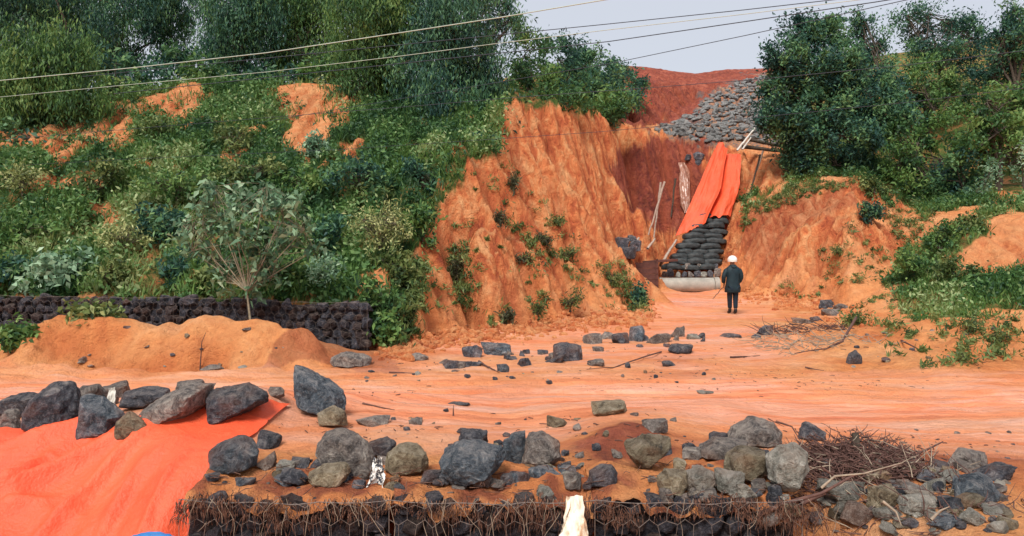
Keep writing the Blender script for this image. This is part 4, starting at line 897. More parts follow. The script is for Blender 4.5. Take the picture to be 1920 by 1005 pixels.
# ---------------------------------------------------------------- sack steps, pipe, boards, poles
def sackmesh(seed):
    D, T = ICO[4]; V = np.sign(D)*np.abs(D)**0.55; V = V*np.array([0.34, 0.22, 0.13])
    V[:, 2] += 0.13 - 0.05*(V[:, 0]/0.34)**2; n = fbm(V[:, 0]*5+seed*3, V[:, 1]*5, V[:, 2]*7, o=4); V += (V/np.linalg.norm(V, axis=1)[:, None])*(n*0.035)[:, None]
    return mesh('sandbag', V, T, M['sack'])
sk = [sackmesh(i) for i in range(5)]; rg = np.random.default_rng(3)
rows = 11
for r in range(rows):
    t = r/(rows-1); z = CZ - ((502 - 96*t) - HZ)/F*(33.6+1.9*t); Yr = 33.6 + 1.9*t
    xl = (1246 + (1310-1246)*t**0.9 - 960)/F*Yr; xr = (1346 + 16*t - 960)/F*Yr
    n = max(2, int(round((xr-xl)/0.80)))
    for i in range(n):
        o = link('sandbag', sk[rg.integers(0, 5)]); ORD = ['first', 'second', 'third', 'fourth', 'fifth', 'sixth', 'seventh', 'eighth', 'ninth', 'tenth', 'eleventh']; tag(o, 'black sandbag, %s from the left in the %s row above the stones' % (ORD[i], ORD[r]), 'sandbag', 'black sandbags stepped up the gully')
        o.location = (xl + (i+0.5+(r % 2)*0.2-0.1)*(xr-xl)/n, Yr + rg.uniform(-.05, .05), z + rg.uniform(-.03, .03) - 0.1)
        o.rotation_euler = (0, rg.uniform(-.06, .06), rg.uniform(-.2, .2)); s = (xr-xl)/n/0.62; o.scale = (s*1.05, 1.3, rg.uniform(1.0, 1.2))
for i in range(9):
    D_ = 33.2; x = 1246 + i*12.5
    rock(x, 520, 15, rg.uniform(11, 17), ['grey', 'dark', 'pale', 'dark'][i % 4], 'rough block in the course of stones just above the concrete pipe', D=D_, group='stones laid above the concrete pipe', cat='stone', sink=0)
    if i % 2: rock(x+5, 506, 16, 13, ['grey', 'dark'][i % 3 % 2], 'rough block in the course of stones just above the concrete pipe', D=D_+.2, group='stones laid above the concrete pipe', cat='stone', sink=0)
# concrete pipe lying across the gully floor
def cylx(L, ro, ri, n=72):
    V = []; Qc = []
    prof = [(0, ri), (0, ro), (L*0.03, ro+0.02), (L*0.05, ro), (L*0.95, ro), (L, ro), (L, ri)]
    for (x, r) in prof + [(0, ri)]:
        for k in range(n): t = 2*math.pi*k/n; V.append((x, r*math.cos(t), r*math.sin(t)))
    for i in range(len(prof)):
        for k in range(n): Qc.append((i*n+k, i*n+(k+1) % n, (i+1)*n+(k+1) % n, (i+1)*n+k))
    return np.array(V), np.array(Qc)
pl = P(1236, 546, 32.5); V_, Q_ = cylx(2.35, 0.31, 0.25)
pipe = empty('concrete_pipe', (pl[0], 32.5, pl[2]+0.28), 'grey concrete pipe lying across the mud below the black sacks', 'pipe')
link('pipe_barrel', mesh('pipe_barrel', V_, Q_, M['concrete'], smooth=False), pipe)
V_, Q_ = cylx(0.22, 0.335, 0.27); link('pipe_collar', mesh('pipe_collar', V_, Q_, M['concrete'], smooth=False), pipe, (2.36, 0, 0))
# board formwork wall left of the pipe
def boxm(name, sx, sy, sz, mat, bev=0.01):
    bm = bmesh.new(); bmesh.ops.create_cube(bm, size=1)
    for v in bm.verts: v.co = Vector((v.co.x*sx, v.co.y*sy, v.co.z*sz + sz/2))
    bmesh.ops.bevel(bm, geom=bm.edges[:], offset=bev, segments=1, affect='EDGES')
    me = bpy.data.meshes.new(name); bm.to_mesh(me); bm.free(); me.materials.append(M[mat]); return me
wl_ = P(1206, 546, 31.5)
fw = empty('board_wall', (wl_[0], 31.5, wl_[2]), 'low wall of wet red-brown boards at the left end of the pipe', 'board wall')
for i in range(5): 
    o = link('board', boxm('board', 1.28, 0.06, 0.235, 'wood'), fw, (0, 0.004*i, 0.002+i*0.242))
for sx_ in (-0.6, 0.6): link('post', boxm('post', 0.08, 0.08, 1.36, 'wood'), fw, (sx_, 0.08, 0))
for i, (a, b, la) in enumerate([((1215, 490, 31.9), (1265, 468, 33.6), 'dark board ledge behind the board wall'),]):
    a, b = Vector(P(*a)), Vector(P(*b)); o = link('plank', boxm('plank', 1.7, 0.9, 0.10, 'wood'), loc=(a.x+.45, a.y+.5, a.z-.05)); tag(o, 'dark plank deck lying behind the board wall', 'plank')
    o.rotation_euler[1] = -0.06
def pole(p0, p1, r, mat, label, name='pole', cat='pole', wob=0.02, n=8, taper=0.7):
    a, b = Vector(p0), Vector(p1); rg = random.Random(hash(label) % 1000 if False else len(label)*7+int(abs(a.x)*10))
    pts = [a.lerp(b, i/n) + Vector((rg.uniform(-1, 1), rg.uniform(-1, 1), rg.uniform(-1, 1)))*wob*(b-a).length*(0 if i in (0, n) else 1)*0.5 for i in range(n+1)]
    V_, Q_ = tubes([(pts, [r*(1-(1-taper)*i/n) for i in range(n+1)])], 8)
    c = V_[0].copy(); return tag(link(name, mesh(name, V_-np.array(a), Q_, M[mat]), loc=a), label, cat)
pole(P(1238, 498, 32.6), P(1268, 450, 34.2), 0.07, 'pole', 'bare pole leaning beside the left edge of the sandbag steps')
pole(P(1168, 488, 30.8), P(1198, 446, 31.6), 0.07, 'pole', 'pale pole leaning over the dark stones left of the board wall')
pole(P(1214, 466, 31.9), P(1228, 448, 32.3), 0.06, 'pole', 'short pale stake right of the leaning pale pole')
pole(P(1382, 282, 38.3), P(1416, 240, 38.6), 0.06, 'cloth', 'long white pole sticking up at the head of the hanging sheet')
pole(P(1392, 280, 38.4), P(1408, 258, 38.5), 0.05, 'cloth', 'short white pole beside the longer one at the head of the sheet')
pole(P(1404, 262, 38.8), P(1478, 276, 39.0), 0.10, 'bark', 'dark log lying along the lip right of the white poles', wob=0.01)
pole(P(1392, 275, 38.9), P(1470, 284, 38.9), 0.12, 'bark', 'lower dark log along the lip right of the hanging sheet', wob=0.01)
for (x0, y0, x1, y1, la) in [(1212, 356, 1214, 432, 'thin pale post, left one of the pair on the dark gully wall'), (1221, 350, 1224, 438, 'thin pale post, right one of the pair on the dark gully wall'), (1407, 292, 1412, 330, 'pale stake in the earth right of the hanging sheet'), (1398, 300, 1400, 372, 'dark post at the right edge of the hanging sheet'), (1254, 340, 1256, 400, 'dark post on the gully wall left of the waterfall')]:
    q0, q1 = hit(x0, y0, 30), hit(x1, y1, 30); pole((q0.x, q1.y-.35, q0.z), (q1.x, q1.y-.25, q1.z-.2), .05, 'pole' if 'pale' in la else 'bark', la)
for i, (x, y, w_, h_) in enumerate([(1158, 486, 30, 26), (1178, 484, 34, 30), (1168, 464, 28, 22), (1192, 470, 30, 24), (1186, 452, 22, 16)]):
    rock(x, y, w_, h_, 'dark', ['leftmost', 'frontmost', 'middle', 'rightmost', 'topmost'][i] + ' dark stone of the pile left of the board wall', D=30.6+i*0.15, sink=0.1, cat='stone')
for i, (x, y, w_, h_) in enumerate([(1300, 316, 34, 24), (1312, 300, 26, 18), (1290, 300, 16, 12)]):
    rock(x, y, w_, h_, 'dark', ['big', 'upper', 'small'][i] + ' dark stone hanging in the gully head left of the sheet', D=38.6, cat='stone')
# short waterfall of muddy water on the head wall
m, ntw, bw = nmat('muddy_water', 0.25, 0.5)
ntw.links.new(ramp(ntw, [(0.35, (0.26, 0.11, 0.07)), (0.5, (0.32, 0.15, 0.10)), (0.64, (0.38, 0.20, 0.14))], tex(ntw, 2.2, 6, 0.6, objco(ntw, (3, 3, 0.4)))), bw.inputs['Base Color']); M['water'] = m
wf = []
for j in range(46):
    y = 306 + j*2.1; t = j/45
    for i in range(15):
        s = i/14*2-1; x = 1279 + 4*t*2 + s*(6 + 4*math.sin(t*3) + 3*vnoise(np.array([t*6.0 + (s > 0)*9]), np.array([1.0]))[0])
        q = hit(x, y, 33.0); wf.append((q.x, q.y - 0.10 - 0.10*math.cos(s*1.57) - 0.15*math.sin(t*3.1) + 0.05*math.sin(i*2.1+t*3), q.z + 0.02))
wf = np.array(wf).reshape(46, 15, 3); wf[:, :, 1] = np.minimum.accumulate(wf[:, :, 1], 0) * .5 + wf[:, :, 1]*.5
idx = np.arange(46*15).reshape(46, 15); Q_ = np.stack([idx[:-1, :-1], idx[1:, :-1], idx[1:, 1:], idx[:-1, 1:]], -1).reshape(-1, 4)
tag(link('muddy_waterfall', mesh('muddy_waterfall', wf.reshape(-1, 3), Q_, M['water'])), 'thin brown waterfall pouring over the gully head', 'waterfall')
# ---------------------------------------------------------------- rags and cloths
def rag(name, x, y, w_, h_, mat, label, D=None, seed=0, drop=0.0):
    p = hit(x, y) if D is None else Vector(P(x, y, D)); k = p.y/F; w_, h_ = w_*k, h_*k
    u, v = np.meshgrid(np.linspace(-1, 1, 36), np.linspace(0, 1, 36)); rg = seed
    wid = (0.50 + 0.50*v**1.3 + 0.10*fbm(v*2.2+rg, u*0))
    X = u*w_/2*wid + 0.10*w_*fbm(v*2+rg, v*0) + 0.06*w_*fbm(u*2+rg, v*3, o=3)*v; Z = h_*(1-v) + 0.02*fbm(u*2, v*2)*h_
    Y = -0.05 + 0.030*np.sin(u*2.6+rg+v*2.5)*(0.3+v) + 0.035*(1-2*np.abs(fbm(u*1.6+rg+v, v*1.8-u*.6, o=2))) - 0.12*v
    Z = Z - 0.06*h_*(v**3)*np.sin(u*3+rg)
    V_ = np.stack([X.ravel(), Y.ravel()*0.8, Z.ravel()], 1); idx = np.arange(1296).reshape(36, 36)
    Q_ = np.stack([idx[:-1, :-1], idx[1:, :-1], idx[1:, 1:], idx[:-1, 1:]], -1).reshape(-1, 4)
    me = mesh(name, V_, Q_, M[mat]); o = link(name, me, loc=p); return tag(o, label, 'cloth')
m, ntw, bw = nmat('stained_cloth', 0.9, 0.2)
ntw.links.new(ramp(ntw, [(0.35, (0.80, 0.76, 0.68)), (0.52, (0.74, 0.66, 0.52)), (0.62, (0.45, 0.26, 0.15)), (0.75, (0.70, 0.62, 0.50))], tex(ntw, 7, 5, 0.6, objco(ntw, (1.6, 1, 0.6)))), bw.inputs['Base Color']); M['stained'] = m
m, ntw, bw = nmat('patterned_cloth', 0.9, 0.2)
ntw.links.new(ramp(ntw, [(0.46, (0.75, 0.72, 0.66)), (0.50, (0.05, 0.05, 0.06)), (0.58, (0.06, 0.06, 0.07)), (0.62, (0.72, 0.68, 0.62))], tex(ntw, 22, 3, 0.6, objco(ntw))), bw.inputs['Base Color']); M['pattern'] = m
rag('hanging_cloth', 1077, 1012, 62, 84, 'stained', 'dirty white cloth hanging over the front of the wire baskets', D=5.46, seed=2.2)
rag('patterned_rag', 712, 902, 36, 46, 'pattern', 'black and white patterned rag between two boulders', seed=5.1)
rag('white_rag', 215, 768, 26, 42, 'cloth', 'crumpled white rag among the left boulders', D=7.7, seed=8.0)
# small edge of blue sheeting at the very bottom
D_, T_ = ICO[4]; V_ = D_*np.array([0.22, 0.16, 0.09]); n = fbm(V_[:, 0]*9, V_[:, 1]*9, V_[:, 2]*9); V_ = V_*(1+0.25*n)[:, None]
bp = P(276, 1030, 5.0); tag(link('blue_bundle', mesh('blue_bundle', V_, T_, M['bluetarp']), loc=bp), 'bundle of blue sheeting just showing at the bottom, on the orange sheet', 'sheeting')
# ---------------------------------------------------------------- roots, twigs, driftwood
def twigheap(name, n, ctr, ext, lmin, lmax, r, mat, label, cat, seed, flat=0.35, hang=0.0, parent=None, onz=None):
    rg = np.random.default_rng(seed); paths = []
    for i in range(n):
        x = ctr[0] + rg.uniform(-1, 1)*ext[0]; y = ctr[1] + rg.uniform(-1, 1)*ext[1]
        z = (zat(x, y) if onz is None else onz) + abs(rg.normal())*ext[2]*max(0.15, 1-((x-ctr[0])/ext[0])**2)
        a = rg.uniform(0, math.pi); el = rg.normal()*flat; L = rg.uniform(lmin, lmax)
        d = np.array([math.cos(a)*math.cos(el), math.sin(a)*math.cos(el), math.sin(el)])
        if hang and rg.random() < hang: d = np.array([rg.normal()*.15, -abs(rg.normal())*.12, -1.0]); 
        p = np.array([x, y, z]); pts = [p]
        for k in range(4):
            d = d + rg.normal(size=3)*0.22; d /= np.linalg.norm(d); p = p + d*L/4; pts.append(p)
        paths.append((pts, [r*rg.uniform(.5, 1.3)*q for q in (1, .9, .75, .6, .35)]))
    V_, Q_ = tubes(paths, 4); o = link(name, mesh(name, V_, Q_, M[mat]), parent); return tag(o, label, cat, kind='stuff') if not parent else o
a = hit(1608, 872); twigheap('twig_heap', 2600, (a.x, a.y), (0.56, 0.34, 0.07), 0.05, 0.22, 0.006, 'stick', 'dark brown heap of twigs and roots on the right rubble', 'twigs', 21, 0.25)
a = hit(1600, 880); twigheap('root_litter', 160, (a.x, a.y-.1), (0.75, 0.5, 0.09), 0.10, 0.35, 0.005, 'drystick', 'pale dry twigs mixed over the dark heap', 'twigs', 22, 0.2)
a = hit(1700, 950); twigheap('twig_litter', 260, (a.x, a.y), (0.85, 0.5, 0.05), 0.08, 0.35, 0.005, 'stick', 'thin twigs lying between the right rubble stones', 'twigs', 23)
a = hit(1530, 645); twigheap('brushwood', 210, (a.x, a.y), (1.0, 1.1, 0.03), 0.15, 0.7, 0.009, 'drystick', 'flattened pale brushwood washed up beside the track', 'brushwood', 24, 0.12)
a = hit(1500, 618); twigheap('brushwood', 200, (a.x, a.y-.4), (1.0, 1.0, 0.05), 0.15, 0.6, 0.010, 'stick', 'darker brushwood behind the pale washed-up drift', 'brushwood', 25, 0.12)
# dry roots spilling over the rim of the near baskets
rg = np.random.default_rng(31); paths = []
for i in range(3000):
    x = rg.uniform(-2.55, 2.35); z0 = 0.05 + rg.uniform(-.10, .05) + 0.03*math.sin(x*5)+0.02*math.sin(x*13); y0 = 5.60 - rg.uniform(-0.06, .045)
    if rg.random() > 0.35 + 0.9*abs(math.sin(x*2.3+.4)*math.sin(x*5.1+1)*math.sin(x*9.7)): continue
    L = abs(rg.normal())*0.042*(1+0.8*math.sin(x*3.1+1)) + 0.018; p = np.array([x, y0, z0]); pts = [p]; d = np.array([rg.normal()*.35, -0.25*rg.random(), -0.5 if rg.random() < .7 else 0.4])
    for k in range(4):
        d = d*0.6 + np.array([rg.normal()*.22, rg.normal()*.06, -0.55]); d /= np.linalg.norm(d); p = p + d*L/3; p[1] = min(p[1], 5.592 if p[2] < 0.07 else 9); pts.append(p.copy())
    paths.append((pts, [0.0032*q for q in (1, 1, .9, .7, .4)]))
V_, Q_ = tubes(paths, 3); tag(link('dry_roots', mesh('dry_roots', V_, Q_, M['roots'])), 'brown dry roots hanging over the rim of the near wire baskets', 'roots', kind='stuff')
rg = np.random.default_rng(32); paths = []
for i in range(46):
    x = rg.uniform(-2.5, 2.6); z0 = 0.10; y0 = 5.57; L = abs(rg.normal())*0.16 + 0.06; p = np.array([x, y0, z0]); pts = [p]; d = np.array([rg.normal()*.6, -0.2, -0.3])
    for k in range(6):
        d = d*0.7 + np.array([rg.normal()*.3, rg.normal()*.05, -0.35]); d /= np.linalg.norm(d); p = p + d*L/4; p[1] = min(p[1], 5.56); pts.append(p.copy())
    paths.append((pts, 0.0022))
V_, Q_ = tubes(paths, 4); tag(link('root_strands', mesh('root_strands', V_, Q_, M['drystick'])), 'pale root strands and straw dangling in front of the near wire baskets', 'roots', kind='stuff')
rg = np.random.default_rng(33); paths = []
for i in range(140):
    x = rg.uniform(-2.5, 2.6); y0 = rg.uniform(5.6, 6.3); p = np.array([x, y0, 0.10 + 0.08*(y0-5.6)]); a = rg.uniform(0, 6.3); L = rg.uniform(.05, .2)
    q = p + np.array([math.cos(a)*L, math.sin(a)*L*.6, rg.uniform(-.01, .05)]); paths.append(([p, (p+q)/2 + rg.normal(size=3)*.012, q], 0.0035))
V_, Q_ = tubes(paths, 3); tag(link('straw_litter', mesh('straw_litter', V_, Q_, M['roots'])), 'brown straw litter strewn on the sand over the near baskets', 'litter', kind='stuff')
def branch(pts, r, mat, label, forks=()):
    p = [Vector(q) for q in pts]; o0 = p[0]
    paths = [([q-o0 for q in p], [r*(1-0.75*i/(len(p)-1)) for i in range(len(p))])]
    for f in forks: paths.append(([Vector(q)-o0 for q in f], [r*.5]*(len(f)-1)+[r*.15]))
    V_, Q_ = tubes(paths, 7); return tag(link('branch', mesh('branch', V_, Q_, M[mat]), loc=o0), label, 'branch')
branch([P(1500, 945, 5.9), P(1545, 925, 6.0), P(1600, 905, 6.15), P(1680, 868, 6.4), P(1740, 842, 6.6), P(1768, 828, 6.7)][::1], 0.022, 'stick', 'long dark branch reaching up to the right out of the twig heap')
branch([P(1420, 965, 5.6), P(1480, 942, 5.65), P(1540, 925, 5.7), P(1600, 892, 5.75), P(1690, 870, 5.85)], 0.020, 'stick', 'crooked dark branch across the front of the twig heap', [[P(1565, 893, 5.72), P(1545, 880, 5.7), P(1538, 872, 5.7)]])
branch([P(1540, 915, 5.5), P(1565, 893, 5.5), P(1620, 888, 5.55), P(1690, 868, 5.65)], 0.011, 'drystick', 'thin pale forked branch below the long dark one')
branch([P(1655, 940, 5.3), P(1680, 960, 5.25), P(1690, 985, 5.2)], 0.012, 'drystick', 'short pale branch sliding between the right rubble stones')
branch([P(1745, 975, 5.25), P(1762, 958, 5.3), P(1780, 950, 5.3)], 0.012, 'drystick', 'short pale stick sticking up in the right rubble')
branch([P(1305, 880, 6.7), P(1335, 848, 7.0), P(1362, 820, 7.3), P(1385, 800, 7.5)], 0.014, 'stick', 'dark branch leaning over the left of the dome stone', [[P(1335, 848, 7.0), P(1328, 872, 6.9)]])
branch([P(1455, 790, 7.6), P(1485, 800, 7.5), P(1500, 826, 7.3)], 0.012, 'stick', 'bent branch behind the lichen-green stone', [[P(1440, 785, 7.6), P(1470, 800, 7.5)]])
p = hit(1608, 860); pole((p.x, p.y, p.z), (p.x-0.02, p.y, p.z+0.22), 0.035, 'bark', 'short dark stump standing out of the twig heap', 'stump', 'stump', 0.0, 4, 0.9)
for (pts, r, la) in [
    ([(1605, 628), (1580, 642), (1550, 655), (1490, 665)], 0.03, 'long dark driftwood branch curving over the pale brushwood'),
    ([(898, 680), (935, 700)], 0.022, 'thin stick lying left of the small blue stone'), ([(1240, 662), (1150, 690), (1100, 694)], 0.015, 'thin long twig in front of the middle row'),
    ([(1370, 672), (1425, 668)], 0.02, 'flat dark stick on the track right of centre'), ([(846, 762), (850, 780)], 0.010, 'short upright twig in the wet mud'),
    ([(375, 695), (384, 672), (388, 668)], 0.012, 'thin twig standing behind the left boulder row'), ([(1690, 640), (1745, 668)], 0.02, 'stick lying on the right sand bank'),
    ([(680, 758), (740, 770)], 0.012, 'twig in the mud right of the tall pointed boulder'), ([(730, 700), (790, 702)], 0.014, 'dark twig on the left track edge'),
    ([(1510, 690), (1545, 696)], 0.014, 'small dark twig on the track below the brushwood'), ([(1000, 940), (960, 925)], 0.012, 'pale stick on the sand left of the hanging cloth')]:
    q = [hit(*a) for a in pts]
    if len(q) > 2: q[0].z += 0.35 if 'driftwood' in la or 'standing' in la else 0.02
    for v in q: v.z += r*0.8
    if 'standing' in la: q = [q[0]*1, Vector((q[0].x+.03, q[0].y, q[0].z+.12)), Vector((q[0].x+.1, q[0].y, q[0].z+.28))]; q[0].z -= .35
    if 'upright' in la: q = [q[1], Vector((q[1].x, q[1].y, q[1].z+.12))]
    n = []
    for i in range(len(q)-1):
        for t in (0, .33, .66): v = q[i].lerp(q[i+1], t); n.append(v + Vector((0, 0, random.uniform(-.5, .5)*r)))
    n.append(q[-1]); branch(n, r, 'stick', la)
# ---------------------------------------------------------------- plants
def leafmesh(name, ctrs, dirs, L, W, mat, tint, seed, droop=0.0):
    rg = np.random.default_rng(seed); n = len(ctrs)
    d = dirs / (np.linalg.norm(dirs, axis=1)[:, None]+1e-9)
    r = rg.normal(size=(n, 3)); s = np.cross(d, r); s /= (np.linalg.norm(s, axis=1)[:, None]+1e-9)
    l = (L*rg.uniform(.6, 1.3, n))[:, None]; w_ = (W*rg.uniform(.6, 1.3, n))[:, None]
    b = ctrs - d*l*.5; t = ctrs + d*l*.5 + np.array([0, 0, -droop])*l; mdl = ctrs + np.array([0, 0, droop*.3])*l
    V_ = np.stack([b, mdl+s*w_*.5, t, mdl-s*w_*.5], 1).reshape(-1, 3)
    Q_ = np.arange(4*n).reshape(-1, 4)
    return mesh(name, V_, Q_, M[mat], attrs={'tint': np.repeat(tint, 4)}, smooth=False)
def crown_points(blobs, per_blob, leaves_per, rg, cl=0.30, vstretch=1.0, fill=0.5):
    """blobs: (centre, (rx, ry, rz)); leaf clusters near the outside of each blob"""
    C_, T_, K_ = [], [], []
    for (c, r) in blobs:
        c = np.array(c); r = np.array(r)
        n = max(4, int(per_blob * (r[0]*r[2])))
        v = rg.normal(size=(n, 3)); v /= np.linalg.norm(v, axis=1)[:, None]
        rad = rg.uniform(fill, 1.0, n)**0.6 * rg.uniform(0.82, 1.08, n)
        cc = c + v*rad[:, None]*r
        cr = cl*rg.uniform(.6, 1.35, n)
        tb = rg.uniform(-.36, .42, n)
        for i in range(n):
            m_ = int(leaves_per*rg.uniform(.6, 1.3)); q = rg.normal(size=(m_, 3))*0.5; q[:, 2] *= vstretch
            C_.append(cc[i] + q*cr[i]); T_.append(np.full(m_, 0.42 + tb[i]) + rg.normal(size=m_)*0.13 ); K_.append(cc[i])
    return np.concatenate(C_), np.clip(np.concatenate(T_), 0, 1), np.array(K_)
def tree(name, label, cat, blobs, D, base=None, mat='leaf_dark', leaf=(0.2, 0.07), per=9, lp=34, cl=0.5, droop=0.0, vs=1.0, group=None, seed=0, trunk=0.16, bark='bark', depthf=0.8, up=0.0, fill=0.5):
    rg = np.random.default_rng(3000+seed)
    B = []
    for b in blobs:
        x, y, rx, ry = b[:4]; dd = b[4] if len(b) > 4 else rg.uniform(-.8, .8)*rx*D/F
        c = P(x, y, D+dd); k = (D+dd)/F; B.append((c, (rx*k, rx*k*depthf, ry*k)))
    cs = np.array([b[0] for b in B]); rs = np.array([b[1] for b in B])
    if base is None: bx, by = float(cs[:, 0].mean()), D
    else: bx, by = (base[0]-960)/F*D, D
    bz = zat(bx, by) - 0.05
    if base is not None and len(base) > 1 and base[1] is not None: bz = base[1]
    C_, T_, K_ = crown_points(B, per, lp, rg, cl, vs, fill)
    top = C_[:, 2].max()
    dirs = rg.normal(size=C_.shape)
    if droop: dirs = dirs*0.45 + np.array([0, 0, -droop])
    dirs[:, 2] += up
    # leaf tones come at random per cluster, wherever it sits in the crown
    root = empty(name, (bx, by, bz), label, cat, group); off = np.array([bx, by, bz])
    link('crown', leafmesh('crown', C_-off, dirs, leaf[0], leaf[1], mat, T_, seed, 0.15), root)
    # trunk with limbs to every blob and twigs to some clusters
    order = np.argsort(cs[:, 2]); lowz = max(bz+0.25*(cs[:, 2].min()-bz), bz+0.1)
    fork = np.array([bx*.6+cs[:, 0].mean()*.4, by, bz + 0.45*max(0.3, cs[:, 2].mean()-bz)])
    paths = [([np.zeros(3), (fork-off)*.5 + rg.normal(size=3)*.06, fork-off], [trunk, trunk*.85, trunk*.7])]
    for i in range(len(cs)):
        m1 = fork*.5 + cs[i]*.5 + rg.normal(size=3)*.15*rs[i].mean(); 
        paths.append(([fork-off, m1-off, cs[i]-off], [trunk*.55, trunk*.38, trunk*.2]))
        near = K_[np.argsort(np.linalg.norm(K_-cs[i], axis=1))[:60]]
        for k in near[::5]:
            paths.append(([cs[i]-off, (cs[i]+k)/2-off + rg.normal(size=3)*.05, k-off], [trunk*.18, trunk*.12, trunk*.05]))
    V_, Q_ = tubes(paths, 6); link('trunk', mesh('trunk', V_, Q_, M[bark]), root)
    return root
seedc = [0]
def TR(label, blobs, D, **k):
    seedc[0] += 1; name = k.pop('name', 'tree'); cat = k.pop('cat', 'tree')
    return tree(name, label, cat, blobs, D, seed=seedc[0], **k)
DR = dict(mat='leaf_dark', leaf=(0.17, 0.052), per=17, lp=210, cl=0.58, droop=0.9, vs=1.5, fill=.3)
TR('dark tall tree filling the top left corner, sky gaps in its right half', [(-60, 40, 100, 80), (30, 20, 90, 60), (120, 30, 80, 50), (180, 90, 70, 50), (250, 20, 80, 55), (320, 60, 45, 60), (230, 130, 50, 35), (90, -40, 160, 50), (290, -40, 120, 50)], 34, **DR)
TR('lighter green rounded tree with hanging foliage at the far left', [(75, 105, 85, 45), (30, 140, 60, 60), (120, 130, 60, 50), (50, 200, 80, 60), (130, 190, 70, 50), (0, 250, 70, 50), (80, 255, 50, 40), (-60, 180, 70, 80), (170, 215, 35, 30)], 25.5, base=(30,), **{**DR, 'mat': 'leaf_mid', 'per': 24})
TR('slim tree right of the sky gap above the left bare patch', [(440, 25, 55, 50), (415, 90, 45, 50), (470, 95, 45, 50), (430, 140, 50, 35), (480, 20, 50, 60), (400, 20, 35, 30), (450, -40, 90, 40)], 32, **DR)
TR('dense tree above the upper bare scar', [(540, 20, 60, 60), (590, 70, 60, 55), (530, 100, 45, 40), (600, 10, 60, 40), (560, 130, 60, 30), (630, 110, 40, 40), (560, -40, 90, 40)], 33, **{**DR, 'mat': 'leaf_mid'})
TR('big drooping tree left of the centre, crown above the scar', [(690, 20, 80, 60), (660, 80, 55, 55), (730, 90, 70, 60), (690, 150, 60, 50), (650, 190, 35, 40), (720, 190, 60, 50), (700, 245, 60, 40), (760, 30, 60, 70), (700, -50, 130, 50)], 27.5, base=(700,), **{**DR, 'mat': 'leaf_mid'})
TR('tallest dark drooping tree in the centre with ragged right edge', [(850, 40, 70, 60), (800, 100, 70, 60), (880, 100, 60, 50), (910, 150, 40, 45), (840, 170, 75, 50), (900, 200, 45, 50), (790, 200, 60, 55), (860, 245, 65, 45), (910, 250, 32, 35), (800, 270, 40, 30), (840, -30, 110, 50)], 26.5, base=(850,), **DR)
TR('airy tree with loose hanging twigs against the sky at the centre', [(910, 10, 45, 30), (945, 45, 28, 20), (915, 60, 40, 30), (950, 5, 22, 14), (965, 40, 12, 12), (880, -10, 50, 30)], 29.5, base=(890,), **{**DR, 'per': 12, 'cl': .4, 'lp': 110})
TR('dark broad shrub in the shade below the slim tree', [(440, 190, 55, 40), (470, 215, 35, 25), (395, 190, 30, 30), (500, 190, 30, 30)], 28.8, name='shrub', cat='shrub', mat='leaf_dark', leaf=(.22, .09), per=16, lp=38, cl=.4)
for i, (b, l) in enumerate([
    ([(985, 100, 40, 40), (1000, 150, 45, 35)], 'leftmost bushy tree on the ridge beside the big dark tree'),
    ([(1045, 110, 45, 40), (1060, 160, 45, 35)], 'rounded bushy tree in the middle of the ridge'),
    ([(1095, 92, 25, 24), (1100, 120, 45, 35)], 'bushy tree with the highest tuft on the ridge'),
    ([(1020, 190, 50, 22), (1060, 195, 40, 20)], 'low dark bush along the lip of the bare face'),
    ([(1125, 155, 40, 35), (1100, 185, 40, 30)], 'bushy tree on the falling part of the ridge'),
    ([(1165, 145, 30, 22), (1175, 175, 35, 30)], 'bushy tree near the red upper wall'),
    ([(1130, 205, 40, 20), (1150, 190, 35, 25)], 'dark bush overhanging the inner gully'),
    ([(1200, 160, 14, 14), (1195, 185, 20, 16)], 'last small bush before the red upper wall'),
    ([(1140, 118, 16, 10), (1155, 128, 16, 10)], 'sparse bush on the skyline left of the saddle')]):
    D_ = [33, 37, 41, 30.5, 38, 43, 35.5, 45, 52][i]
    TR(l, b, D_, name='bushy_tree', group='bushy trees on the ridge', mat='leaf_dark' if i % 3 else 'leaf_mid', leaf=(.22, .09), per=15, lp=100, cl=.46, trunk=.1)
for i, (x, y, rx, ry, D_) in enumerate([(30, 255, 60, 40, 24.5), (120, 215, 50, 35, 26.5), (225, 165, 55, 30, 29), (300, 145, 50, 30, 30), (215, 120, 60, 30, 31), (370, 135, 40, 40, 29.5), (420, 150, 40, 30, 31), (530, 145, 50, 25, 31), (600, 140, 50, 25, 31), (330, 105, 50, 35, 33), (660, 240, 40, 30, 27), (640, 130, 40, 30, 30), (495, 150, 35, 40, 30.5), (930, 240, 30, 45, 24.6), (950, 190, 30, 40, 27.5)]):
    TR(['low bush at the ridge under the lighter green rounded tree', 'bush on the left ridge beside the uppermost left bare strip', 'bush behind the crest of the left slope', 'small tree behind the left bare patch', 'bush under the sky gap on the left', 'dark bush right of the left bare patch', 'dark low bush behind the crest, under the slim tree', 'bush just above the upper bare scar, left part', 'bush just above the upper bare scar, right part', 'bush closing the foot of the sky gap', 'bush at the foot of the big drooping tree', 'bush between dense tree and big drooping tree', 'dark bush left of the bare scar', 'dark bush at the top corner of the bluff', 'dark bush at the start of the bare upper face'][i],
       [(x, y, rx*.7, ry*.7), (x-rx*.5, y+ry*.2, rx*.5, ry*.5), (x+rx*.5, y+ry*.1, rx*.5, ry*.5)], D_, name='shrub', cat='shrub', mat=['leaf_dark', 'leaf_dark', 'leaf_mid'][i % 3], leaf=(.26, .11), per=24, lp=36, cl=.4, trunk=.07)
BR = dict(mat='leaf_dark', leaf=(.20, .09), per=9, lp=125, cl=.44, fill=.5)
